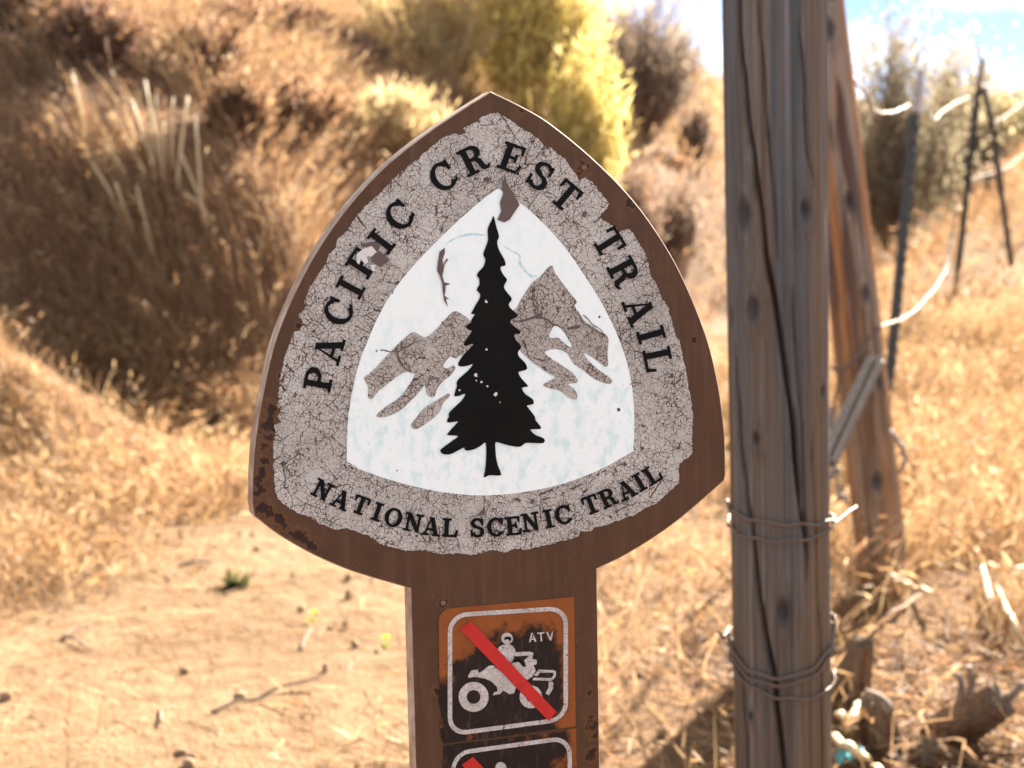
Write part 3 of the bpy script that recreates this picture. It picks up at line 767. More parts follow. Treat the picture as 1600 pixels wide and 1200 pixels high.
# ================================================================== THE SIGN
SYAW = R(18.4)
s_right = Vector((math.cos(SYAW), math.sin(SYAW), 0)); s_up = Vector((0, 0, 1)); s_back = Vector((-math.sin(SYAW), math.cos(SYAW), 0))
v = ray(785, 600)
S_PT = Vector((0, 0, CAM_H)) + v * 0.97            # a point of the sign's face
S_BASE = Vector((S_PT.x, S_PT.y, hz(S_PT.x, S_PT.y)))
sign = empty('trail_sign', S_BASE)
sign.rotation_euler = (0, 0, SYAW)
tag(sign, 'brown rounded-triangle trail sign with cracked tan emblem and black tree on a stake', 'sign')
def sp(px, py):
    """photo pixel -> (x, z) on the sign's face in the sign's own frame"""
    v = ray(px, py)
    k = (S_PT - Vector((0, 0, CAM_H))).dot(s_back) / v.dot(s_back)
    P = Vector((0, 0, CAM_H)) + v * k - S_BASE
    return (P.dot(s_right), P.z)
def fill2d(polys):
    vs, fs = [], []
    for p in polys:
        a = sum(p[i][0] * p[(i + 1) % len(p)][1] - p[(i + 1) % len(p)][0] * p[i][1] for i in range(len(p)))
        p = list(p) if a > 0 else list(p)[::-1]
        o = len(vs); vs += [Vector(q) for q in p]; fs.append(list(range(o, o + len(p))))
    r = delaunay_2d_cdt(vs, [], fs, 1, 1e-7)
    return r[0], [f for f, src in zip(r[2], r[5]) if src]
def sheet(name, polys, depth, mat, parent):
    """flat layer on the sign's face, depth metres in front of it"""
    vs, fs = fill2d(polys)
    out = []
    for f in fs:
        a, b, c = [vs[i] for i in f[:3]]
        cr_ = (b.x - a.x) * (c.y - a.y) - (b.y - a.y) * (c.x - a.x)
        out.append(tuple(f) if cr_ > 0 else tuple(reversed(f)))
    me = mesh(name, [(v.x, -depth, v.y) for v in vs], out)
    return link(name, me, mat, parent)
def curve2(pts, n=6, closed=False):
    P = [Vector((p[0], p[1], 0)) for p in pts]
    if not closed:
        return [(q.x, q.y) for q in smooth_path(P, n)]
    out = []
    m = len(P)
    for i in range(m):
        a, b, c, d = P[i - 1], P[i], P[(i + 1) % m], P[(i + 2) % m]
        for k in range(n):
            t = k / n
            q = 0.5 * ((2 * b) + (c - a) * t + (2 * a - 5 * b + 4 * c - d) * t * t + (3 * b - a - 3 * c + d) * t ** 3)
            out.append((q.x, q.y))
    return out
def Z1(p): return (380 + p[0] / 3, 130 + p[1] / 3)
def Z2(p): return (760 + p[0] / 3, 130 + p[1] / 3)
def Z3(p): return (380 + p[0] / 3, 520 + p[1] / 3)
def Z4(p): return (760 + p[0] / 3, 520 + p[1] / 3)
def Z5(p): return (600 + p[0] / 3.53, 860 + p[1] / 3.53)
def Z6(p): return (540 + p[0] / 2.45, 290 + p[1] / 2.45)
def Z7(p): return (660 + p[0] / 5.4545, 320 + p[1] / 5.4545)
def Z8(p): return (660 + p[0] / 5.4545, 530 + p[1] / 5.4545)
SPX = lambda pts: [sp(*p) for p in pts]

# --- materials of the sign
def spots(t, v, lst, nz_scale=260, amp=0.9):
    """irregular wear patches: list of (px, py, radius_px)"""
    n = t.noise(v, nz_scale, 5, 0.65)
    acc = None
    for (px, py, r) in lst:
        x_, z_ = sp(px, py)
        d = t.vmath('DISTANCE', t.mapping(v, (1, 0, 1)), (x_, 0, z_))
        d = t.math('DIVIDE', d, r * 0.4e-3)
        acc = d if acc is None else t.math('MINIMUM', acc, d)
    return t.math('SUBTRACT', acc, t.math('MULTIPLY', t.math('SUBTRACT', n, 0.5), amp * 4))
t = NT('brown_sign_paint')
v_ = t.obj()
n1 = t.noise(v_, 18, 5, 0.6); n2 = t.noise(v_, 300, 3, 0.6); n3 = t.noise(t.mapping(v_, (160, 160, 14)), 1.0, 4)
c = t.ramp(n1, [(0.3, (0.076, 0.034, 0.0155)), (0.7, (0.096, 0.044, 0.021))])
c = t.mix(t.ramp(n3, [(0.5, 0.0), (0.78, 0.30)]), c, (0.18, 0.105, 0.065))
c = t.mix(t.ramp(t.noise(v_, 55, 6, 0.7), [(0.48, 0.0), (0.70, 0.45)]), c, (0.125, 0.055, 0.024))
c = t.mix(t.ramp(t.noise(t.mapping(v_, (500, 500, 60), rot=(0, 0.5, 0)), 1.0, 2), [(0.73, 0.0), (0.78, 0.5)]), c, (0.24, 0.17, 0.13))
c = t.mix(t.ramp(n2, [(0.70, 0.0), (0.78, 0.6)]), c, (0.22, 0.15, 0.11))
RUSTS = [(424, 640, 14), (422, 670, 14), (418, 695, 9), (412, 722, 8), (408, 745, 10), (405, 765, 11), (410, 790, 12), (420, 803, 11), (432, 812, 11), (447, 820, 7), (455, 832, 6), (470, 838, 12), (484, 852, 12), (437, 588, 5),
         (912, 262, 12), (816, 174, 7), (983, 316, 7), (990, 324, 5), (894, 227, 4), (1084, 530, 6), (466, 508, 5), (556, 882, 4), (927, 1130, 14), (924, 1178, 12), (922, 1082, 6), (930, 1150, 8), (693, 943, 8), (684, 1080, 8), (688, 1040, 6)]
RUSTS += [(404, 755, 12), (414, 798, 10), (440, 816, 9), (462, 835, 9), (478, 845, 12), (423, 655, 13), (420, 684, 10), (409, 733, 7)]
m = spots(t, v_, RUSTS, 200, 1.15)
c = t.mix(t.math('MULTIPLY', t.math('SUBTRACT', 1.5, m, clamp=True), 1.0, clamp=True), c, (0.15, 0.062, 0.021))
c = t.mix(t.math('MULTIPLY', t.math('SUBTRACT', 0.8, m), 3.0, clamp=True), c, (0.030, 0.012, 0.007))
hgt = t.math('ADD', t.math('MULTIPLY', n2, 0.25), t.math('MULTIPLY', t.math('LESS_THAN', m, 0.72), -1.0))
t.set(Base_Color=c, Roughness=t.math('ADD', 0.42, t.math('MULTIPLY', n1, 0.25)), Specular_IOR_Level=0.22, Normal=t.bump(hgt, 0.5, 0.0008))
M_BROWN = t.m
t = NT('sign_edge_paint'); v_ = t.obj(); n1 = t.noise(v_, 60, 5)
t.set(Base_Color=t.ramp(n1, [(0.3, (0.22, 0.13, 0.08)), (0.55, (0.42, 0.30, 0.22)), (0.75, (0.60, 0.49, 0.40))]), Roughness=0.6)
M_EDGE = t.m
def crackle(name, base, base2, crack, w1, w2, rough=0.6):
    t = NT(name); v = t.mapping(t.obj(), (1, 0, 1))
    wob = t.vmath('MULTIPLY', t.vmath('SUBTRACT', t.noise(v, 260, 3, 0.6, col=True), (0.5, 0.5, 0.5)), (0.0022, 0.0, 0.0022))
    wob2 = t.vmath('MULTIPLY', t.vmath('SUBTRACT', t.noise(v, 1100, 2, 0.6, col=True), (0.5, 0.5, 0.5)), (0.0014, 0.0, 0.0014))
    vv = t.vmath('ADD', t.vmath('ADD', v, wob), wob2)
    big_n = t.noise(v, 55, 3, 0.6)
    n1 = t.noise(v, 35, 5, 0.6)
    big = t.vor(vv, 380); fine = t.vor(vv, 860); huge = t.vor(vv, 95)
    wmod = t.math('MULTIPLY', t.math('SUBTRACT', big_n, 0.22), 3.4)
    k1 = t.math('MAXIMUM', t.math('LESS_THAN', big, t.math('MULTIPLY', wmod, w1)), t.math('LESS_THAN', huge, t.math('MULTIPLY', wmod, 0.014))); k2 = t.math('LESS_THAN', fine, t.math('MULTIPLY', wmod, w2))
    cell = t.vor(vv, 860, 'F1')
    c = t.mix(t.ramp(n1, [(0.3, 0.0), (0.7, 1.0)]), base, base2)
    c = t.mix(t.ramp(t.noise(v, 14, 4, 0.6), [(0.45, 0.0), (0.75, 0.55)]), c, tuple(k * 0.62 for k in base))
    c = t.mix(t.ramp(cell, [(0.2, 0.0), (0.8, 0.25)]), c, tuple(k * 0.8 for k in base))
    c = t.mix(t.math('MULTIPLY', k2, 0.7), c, tuple(k * 1.5 for k in crack))
    c = t.mix(k1, c, crack)
    hgt = t.math('SUBTRACT', 1.0, t.math('MAXIMUM', k1, t.math('MULTIPLY', k2, 0.6)))
    t.set(Base_Color=c, Roughness=rough, Specular_IOR_Level=0.3, Normal=t.bump(hgt, 0.4, 0.0004))
    return t.m
M_TAN = crackle('crackled_tan_film', (0.56, 0.515, 0.45), (0.68, 0.63, 0.565), (0.085, 0.052, 0.04), 0.036, 0.044)
M_MTN = crackle('crackled_mountain_print', (0.50, 0.445, 0.38), (0.58, 0.525, 0.46), (0.085, 0.052, 0.04), 0.042, 0.052)
t = NT('faded_white_film'); v_ = t.mapping(t.obj(), (1, 0, 1))
n1 = t.noise(t.mapping(v_, (1, 1, 0.6)), 130, 4, 0.6); n2 = t.noise(v_, 22, 4); n3 = t.noise(t.mapping(v_, (1, 1, 0.5)), 330, 3, 0.6)
zc = sp(770, 560)[1]
sepz = t.N.new('ShaderNodeSeparateXYZ'); t.L.new(v_, sepz.inputs[0])
lowm = t.ramp(t.math('MULTIPLY_ADD', t.math('SUBTRACT', zc, sepz.outputs[2]), 8.0, 0.35), [(0.05, 0.30), (0.6, 1.0)])
f1 = t.math('MULTIPLY', t.ramp(n1, [(0.49, 0.0), (0.70, 0.75)]), lowm)
f2 = t.math('MULTIPLY', t.ramp(n3, [(0.58, 0.0), (0.78, 0.6)]), lowm)
c = t.mix(f1, t.mix(n2, (0.89, 0.925, 0.87), (0.87, 0.925, 0.88)), (0.50, 0.74, 0.70))
c = t.mix(f2, c, (0.36, 0.64, 0.60))
sc1 = t.math('LESS_THAN', spots(t, t.obj(), [(966, 640, 3), (779, 1190, 2), (588, 548, 1.5), (502, 700, 1.2), (936, 495, 2), (612, 457, 2), (620, 735, 1.2)], 500, 0.3), 1.0)
c = t.mix(sc1, c, (0.05, 0.06, 0.055))
t.set(Base_Color=c, Roughness=0.45, Specular_IOR_Level=0.35)
M_WHITE = t.m
t = NT('teal_stain'); v_ = t.mapping(t.obj(), (1, 0, 1)); n1 = t.noise(v_, 300, 4)
t.set(Base_Color=t.ramp(n1, [(0.38, (0.74, 0.80, 0.80)), (0.62, (0.38, 0.64, 0.64))]), Roughness=0.5)
M_TEAL = t.m
t = NT('black_print'); n1 = t.noise(t.obj(), 40, 5); n2 = t.noise(t.mapping(t.obj(), (700, 700, 180)), 1, 2)
c = t.ramp(n1, [(0.3, (0.004, 0.0038, 0.0036)), (0.7, (0.008, 0.007, 0.006))])
c = t.mix(t.ramp(n2, [(0.77, 0.0), (0.83, 0.5)]), c, (0.22, 0.19, 0.17))
t.set(Base_Color=c, Roughness=0.55, Specular_IOR_Level=0.08)
M_BLACK = t.m
M_CRACK = NT('bared_brown').set(Base_Color=(0.105, 0.066, 0.05), Roughness=0.6).m
M_CHIPW = NT('bare_film_backing').set(Base_Color=(0.66, 0.62, 0.58), Roughness=0.6).m

# --- board: head and stake are one brown plate of 15 mm
L_edge = [(766.7, 142.7), (712, 177), (657, 215), (600, 261), (553, 311), (508, 371), (468, 440), (432, 524), (412, 605), (399, 680), (394, 740), (393, 786)]
R_edge = [(1134, 742), (1133, 690), (1129, 645), (1121, 593), (1103, 522), (1070, 440), (1037, 379), (990, 313), (927, 248), (860, 193), (815, 166), (766.7, 142.7)]
bot_l = [(396, 806), (440, 839), (500, 872), (560, 896), (641, 920)]
bot_r = [(933, 889), (980, 866), (1040, 828), (1090, 788), (1132, 751)]
sl, sr = SPX([(641, 920), (649, 1200)]), SPX([(933, 889), (937.6, 1200)])
def ext(a, b, z): k = (z - a[1]) / (b[1] - a[1]); return (a[0] + (b[0] - a[0]) * k, z)
head_poly = SPX(curve2(L_edge, 6)) + SPX(curve2(bot_l, 5)) + [ext(sl[0], sl[1], -0.25), ext(sr[0], sr[1], -0.25)] + SPX(curve2(bot_r, 5)) + SPX(curve2(R_edge, 6))[:-1]
TH_ = 0.015
vs, fs = fill2d([head_poly])
nv = len(vs)
# boundary edges -> sides
ed = {}
tris = []
for f in fs:
    a, b, c_ = [vs[i] for i in f[:3]]
    if (b.x - a.x) * (c_.y - a.y) - (b.y - a.y) * (c_.x - a.x) < 0: f = list(reversed(f))
    tris.append(tuple(f))
    for i in range(len(f)): ed[(f[i], f[(i + 1) % len(f)])] = 1
rim = [e for e in ed if (e[1], e[0]) not in ed]
# worn edge: the front face is pulled in a little and a narrow chamfer turns to the side
nrm = {}
for a, b in rim:
    d = (vs[b] - vs[a]); nn = Vector((d.y, -d.x)).normalized()
    for k in (a, b): nrm[k] = nrm.get(k, Vector((0, 0))) + nn
CH = 0.0007
V = []
for i, q in enumerate(vs):
    p = q - nrm[i].normalized() * CH if i in nrm else q
    V.append((p.x, 0, p.y))
V += [(q.x, CH, q.y) for q in vs] + [(q.x, TH_, q.y) for q in vs]
Fc = list(tris); mi = [0] * len(tris)
Fc += [tuple(i + 2 * nv for i in reversed(f)) for f in tris]; mi += [0] * len(tris)
for a, b in rim:
    Fc.append((b, a, a + nv, b + nv)); mi.append(1)
    Fc.append((b + nv, a + nv, a + 2 * nv, b + 2 * nv)); mi.append(1)
me = mesh('board', V, Fc); me.materials.append(M_BROWN); me.materials.append(M_EDGE)
me.polygons.foreach_set('material_index', mi)
board = link('board', me, None, sign)

# --- tan film with ragged edge
film = [Z1(p) for p in [(1195, 140), (1150, 145), (1105, 165), (1112, 182), (1085, 185), (1030, 210), (1045, 235), (1010, 243), (980, 235), (930, 260), (880, 300), (830, 345), (760, 400), (700, 450), (640, 520), (590, 560), (540, 610), (500, 665), (490, 690), (440, 735), (435, 770), (400, 805), (390, 840), (350, 900), (310, 960), (285, 1030), (292, 1050), (260, 1090), (280, 1120), (265, 1160), (235, 1165)]]
film += [Z3(p) for p in [(212, 60), (195, 110), (180, 180), (165, 260), (158, 340), (175, 362), (160, 390), (178, 420), (145, 430), (150, 470), (140, 530), (143, 640), (150, 740), (165, 780), (210, 820), (270, 850), (320, 862), (350, 890), (410, 915), (430, 922), (480, 915), (540, 935), (590, 950), (640, 990), (700, 1005), (760, 1022), (820, 1018), (880, 1027), (940, 1038), (1000, 1032), (1060, 1040), (1110, 1035), (1150, 1020)]]
film += [Z4(p) for p in [(40, 1020), (80, 1029), (130, 1010), (190, 1018), (250, 1000), (290, 992), (350, 975), (430, 955), (440, 930), (490, 930), (510, 910), (560, 903), (590, 890), (640, 872), (700, 850), (740, 822), (800, 800), (850, 748), (905, 705), (900, 650), (905, 610), (940, 590), (965, 565), (962, 500), (968, 400), (960, 320), (945, 250), (935, 180), (920, 120), (905, 40)]]
film += [Z2(p) for p in [(885, 1180), (870, 1120), (850, 1050), (820, 1000), (790, 930), (770, 905), (760, 850), (745, 800), (720, 760), (690, 710), (670, 685), (640, 685), (620, 702), (600, 670), (560, 650), (525, 630), (550, 600), (578, 565), (555, 540), (530, 510), (500, 470), (465, 440), (430, 457), (420, 430), (390, 390), (370, 355), (330, 330), (300, 300), (265, 290), (250, 270), (200, 230), (170, 215), (130, 185), (90, 160), (60, 145)]]
def ragged(pts, step=3.0, amp=1.3):
    out = []
    for i in range(len(pts)):
        a, b = Vector(pts[i]), Vector(pts[(i + 1) % len(pts)])
        d = b - a; n = max(1, int(d.length / step)); nn = Vector((d.y, -d.x)).normalized() if d.length else Vector((0, 0))
        for k in range(n):
            q = a.lerp(b, k / n) + (nn * random.gauss(0, amp * 0.5) if k else Vector((0, 0)))
            out.append((q.x, q.y))
    return out
emblem = sheet('emblem_film', [SPX(ragged(film))], 0.0004, M_TAN, sign)
white = [Z6(p) for p in curve2([(578, 12), (500, 72), (400, 162), (300, 262), (215, 358), (140, 470), (85, 590), (45, 700), (17, 830), (6, 930), (3, 1063)], 4)] + \
        [Z6(p) for p in curve2([(4, 1065), (100, 1103), (200, 1135), (300, 1160), (400, 1177), (500, 1185), (600, 1182), (700, 1170), (800, 1149), (900, 1117), (1000, 1073), (1099, 1016)], 4)] + \
        [Z6(p) for p in curve2([(1100, 1014), (1104, 900), (1096, 780), (1076, 680), (1046, 590), (1010, 510), (965, 425), (910, 340), (850, 252), (780, 170), (700, 92), (640, 50), (590, 16)], 4)]
sheet('white_panel', [SPX(white)], 0.0007, M_WHITE, emblem)
# teal stains
for pl, w in [([(185, 345), (250, 300), (330, 265), (430, 250), (545, 262)], 36), ([(690, 350), (760, 395), (820, 430), (830, 500), (870, 560), (930, 610), (980, 600)], 44)]:
    P = [Vector(p) for p in curve2(pl, 4)]
    a_, b_ = [], []
    for i, p in enumerate(P):
        d = (P[min(i + 1, len(P) - 1)] - P[max(i - 1, 0)]).normalized(); nn = Vector((-d.y, d.x))
        ww = w * (0.25 + 0.5 * random.random()) * math.sin(math.pi * (i + .5) / len(P)) ** 0.5
        a_.append(tuple(p + nn * ww * .5)); b_.append(tuple(p - nn * ww * .5))
    sheet('teal_streak', [SPX([Z7(q) for q in a_ + b_[::-1]])], 0.0008, M_TEAL, emblem)
mt_l = [(420, 480), (475, 515), (520, 560), (520, 640), (440, 650), (425, 662), (400, 655), (385, 668), (372, 690), (385, 700), (410, 688), (418, 700), (400, 725), (360, 760), (345, 790), (335, 810), (310, 800), (305, 775), (298, 765), (285, 785), (240, 830), (200, 865), (150, 885), (115, 880), (160, 840), (205, 810), (250, 750), (262, 720), (245, 712), (215, 718), (170, 750), (120, 790), (100, 815), (85, 810), (85, 770), (70, 735), (100, 710), (190, 615), (250, 563), (275, 567), (305, 580), (350, 545), (385, 505)]
mt_s = [(390, 795), (395, 806), (370, 835), (355, 870), (320, 900), (275, 930), (255, 928), (250, 912), (275, 880), (300, 850), (340, 825)]
mt_r = [(785, 305), (800, 335), (830, 375), (860, 415), (883, 445), (875, 460), (905, 510), (945, 540), (1000, 580), (1003, 610), (1000, 650), (1003, 680), (995, 693), (975, 680), (940, 655), (912, 640), (920, 660), (960, 700), (1010, 735), (1018, 752), (1000, 758), (950, 738), (900, 700), (870, 680), (850, 645), (820, 628), (790, 625), (765, 633), (765, 645), (790, 665), (830, 690), (870, 720), (886, 745), (880, 755), (850, 760), (870, 775), (885, 800), (880, 818), (850, 810), (820, 785), (790, 778), (760, 768), (755, 760), (790, 740), (800, 733), (770, 715), (720, 680), (690, 655), (660, 625), (620, 580), (620, 500), (650, 470), (670, 435), (710, 375), (745, 345)]
hole = [(800, 535), (830, 558), (850, 588), (862, 617), (840, 607), (812, 582), (786, 583), (778, 570)]
for nm, pl in (('mountain', mt_l), ('mountain_ridge', mt_s), ('mountain', mt_r)):
    sheet(nm, [SPX(curve2([Z6(p) for p in pl], 3, True))], 0.0010, M_MTN, emblem)
sheet('snow_patch', [SPX(curve2([Z6(p) for p in hole], 4, True))], 0.0012, M_WHITE, emblem)
tree_px = [Z7(p) for p in [(602, 95), (625, 190), (648, 268), (635, 300), (632, 330), (650, 390), (690, 460), (703, 500), (695, 520), (668, 523), (660, 545), (680, 590), (712, 630), (712, 650), (690, 690), (700, 725), (745, 780), (755, 800), (750, 820), (732, 840), (740, 875), (800, 930), (806, 950), (750, 980), (745, 1000), (770, 1030), (820, 1065), (828, 1085), (820, 1098), (778, 1105), (790, 1150)]] + \
    [Z8(p) for p in [(838, 60), (815, 95), (808, 120), (820, 150), (870, 200), (885, 235), (880, 258), (818, 275), (815, 295), (840, 335), (890, 390), (888, 402), (848, 410), (845, 425), (870, 465), (930, 505), (943, 535), (935, 552), (890, 562), (890, 575), (940, 640), (955, 665), (960, 690), (1000, 740), (1003, 758), (990, 764), (920, 766), (920, 780), (960, 815), (1020, 838), (1037, 860), (1030, 878), (1000, 885), (890, 880), (860, 890), (830, 913), (780, 912), (700, 895), (650, 880), (617, 877), (617, 930), (622, 1000), (640, 1080), (667, 1155), (600, 1157), (560, 1158), (517, 1175), (530, 1110), (538, 1000), (535, 880), (500, 900), (450, 930), (400, 945), (365, 945), (352, 930), (350, 920), (300, 945), (240, 975), (190, 980), (160, 970), (146, 945), (165, 925), (240, 870), (290, 835), (297, 822), (250, 818), (210, 815), (208, 805), (250, 755), (298, 702), (280, 700), (220, 708), (203, 692), (220, 660), (220, 630), (250, 595), (330, 520), (358, 475), (355, 462), (310, 480), (275, 485), (267, 470), (285, 410), (290, 395), (285, 370), (310, 330), (380, 270), (428, 208), (390, 222), (330, 232), (303, 222), (302, 200), (330, 150), (380, 95), (432, 40), (400, 45), (355, 55), (342, 35)]] + \
    [Z7(p) for p in [(345, 1190), (370, 1140), (410, 1090), (412, 1070), (380, 1060), (367, 1040), (385, 1015), (410, 1000), (410, 985), (430, 950), (442, 930), (412, 930), (415, 915), (450, 850), (480, 800), (487, 770), (480, 750), (460, 730), (462, 710), (480, 680), (480, 640), (475, 625), (460, 605), (470, 575), (515, 525), (530, 480), (528, 455), (513, 420), (530, 370), (552, 310), (553, 270), (550, 220), (560, 180), (585, 130)]]
sheet('tree_silhouette', [SPX(curve2(tree_px, 2, True))], 0.0014, M_BLACK, emblem)
def blob(cx, cy, r, n=9, j=0.35): return [(cx + math.cos(k * 2 * math.pi / n) * r * (1 + random.uniform(-j, j)), cy + math.sin(k * 2 * math.pi / n) * r * (1 + random.uniform(-j, j))) for k in range(n)]
for (a_, b_, r) in [(450, 305, 15), (497, 365, 10), (548, 398, 9), (615, 465, 16), (310, 432, 9), (540, 85, 9), (452, 350, 6), (655, 535, 5)]:
    sheet('paint_fleck', [SPX([Z8(q) for q in blob(a_, b_, r, 8, .5)])], 0.0016, M_CHIPW, emblem)
sheet('paint_fleck', [SPX([Z7(q) for q in blob(537, 825, 14, 8, .5)])], 0.0016, M_CHIPW, emblem)

# --- bared patches and long cracks in the film
for pl in [[Z2(p) for p in [(85, 430), (95, 480), (112, 500), (140, 548), (152, 570), (130, 602), (105, 640), (80, 652), (48, 640), (66, 600), (60, 560), (75, 520), (70, 470)]],
           [Z7(p) for p in [(185, 365), (185, 410), (165, 470), (172, 512), (200, 458), (216, 462), (182, 512), (174, 560), (165, 610), (180, 660), (235, 673), (192, 688), (190, 740), (182, 770), (200, 788), (225, 800), (195, 802), (212, 872), (180, 815), (168, 740), (163, 670), (145, 610), (120, 560), (125, 500), (140, 400)]],
           [Z1(p) for p in [(545, 740), (562, 752), (600, 742), (630, 748), (640, 770), (622, 792), (660, 802), (682, 830), (640, 862), (606, 838), (590, 800), (575, 770), (552, 765)]],
           [Z2(p) for p in [(445, 608), (462, 598), (468, 612), (455, 630), (443, 622)]],
           [Z7(p) for p in [(745, 983), (830, 986), (900, 962), (955, 942), (982, 922), (1005, 930), (1012, 955), (1070, 973), (1110, 1013), (1160, 1028), (1220, 1065), (1160, 1038), (1100, 1025), (1060, 985), (1000, 968), (950, 966), (900, 982), (835, 1000), (780, 995)]],
           [Z6(p) for p in [(840, 545), (880, 535), (898, 532), (892, 545), (850, 552)]],
           [Z4(p) for p in [(198, 795), (215, 778), (228, 788), (210, 802)]], [Z4(p) for p in [(140, 770), (160, 782), (152, 792), (120, 778)]], [Z4(p) for p in [(385, 730), (430, 710), (466, 702), (430, 718), (395, 736)]], [Z4(p) for p in [(258, 778), (290, 768), (300, 770), (268, 785)]],
           [Z3(p) for p in [(1118, 830), (1128, 812), (1132, 845), (1105, 855), (1092, 852)]],
           [Z3(p) for p in [(230, 300), (242, 275), (250, 290), (240, 305)]], [Z1(p) for p in [(1130, 455), (1150, 440), (1160, 450), (1140, 470)]],
           [Z2(p) for p in [(70, 445), (10, 470), (-20, 480), (20, 462)]]]:
    sheet('bared_patch', [SPX(pl)], 0.00155, M_CRACK, emblem)
for pl in [[(530, 800), (560, 775), (600, 763), (622, 790), (600, 812), (575, 812), (585, 835), (570, 850), (548, 825), (540, 850), (528, 838)], [(592, 852), (620, 850), (612, 870), (628, 880), (600, 880)]]:
    sheet('film_chip', [SPX([Z1(p) for p in pl])], 0.0017, M_CHIPW, emblem)
def stroke(pl, w):
    P = [Vector(p) for p in ragged(pl + [pl[-1]], 5, 2.0)[:-1]]
    P = [p for i, p in enumerate(P) if i == 0 or (p - P[i - 1]).length > 0.5]
    a_, b_ = [], []
    for i, p in enumerate(P):
        d = (P[min(i + 1, len(P) - 1)] - P[max(i - 1, 0)]).normalized(); nn = Vector((-d.y, d.x))
        ww = w * random.uniform(0.5, 1.3)
        a_.append(tuple(p + nn * ww * .5)); b_.append(tuple(p - nn * ww * .5))
    return a_ + b_[::-1]
for pl in [[Z3(p) for p in [(170, 372), (280, 378), (370, 395), (475, 400)]], [Z3(p) for p in [(408, 402), (395, 500), (385, 580), (375, 650)]], [Z3(p) for p in [(860, 750), (852, 800), (845, 840)]],
           [Z3(p) for p in [(480, 605), (620, 670), (750, 720)]], [Z4(p) for p in [(668, 240), (800, 225), (940, 195)]], [Z2(p) for p in [(528, 632), (450, 700), (385, 762)]],
           [Z1(p) for p in [(490, 690), (520, 715), (548, 742)]], [Z1(p) for p in [(700, 450), (760, 500), (860, 530), (920, 600), (952, 642)]], [Z1(p) for p in [(650, 840), (700, 855), (745, 870)]],
           [Z2(p) for p in [(270, 292), (230, 350), (170, 400), (110, 440)]], [Z2(p) for p in [(200, 960), (240, 1040), (235, 1090)]], [Z2(p) for p in [(610, 1160), (680, 1150), (740, 1160)]],
           [Z4(p) for p in [(590, 800), (615, 870)]], [Z3(p) for p in [(1128, 770), (1125, 815)]], [Z3(p) for p in [(1000, 960), (1008, 1020)]], [Z3(p) for p in [(640, 560 - 480), (720, 90), (800, 40)]], [Z3(p) for p in [(720, 90), (740, 150), (790, 190)]],
           [Z6(p) for p in [(365, 520), (400, 560), (440, 590)]], [Z6(p) for p in [(190, 620), (200, 665), (235, 705)]], [Z6(p) for p in [(195, 630), (260, 600), (310, 590)]], [Z6(p) for p in [(750, 500), (740, 430), (715, 400)]], [Z6(p) for p in [(765, 520), (750, 600), (735, 655)]], [Z6(p) for p in [(885, 480), (910, 530), (1000, 580)]]]:
    sheet('film_crack', [SPX(stroke(pl, 1.7))], 0.00165, M_CRACK, emblem)

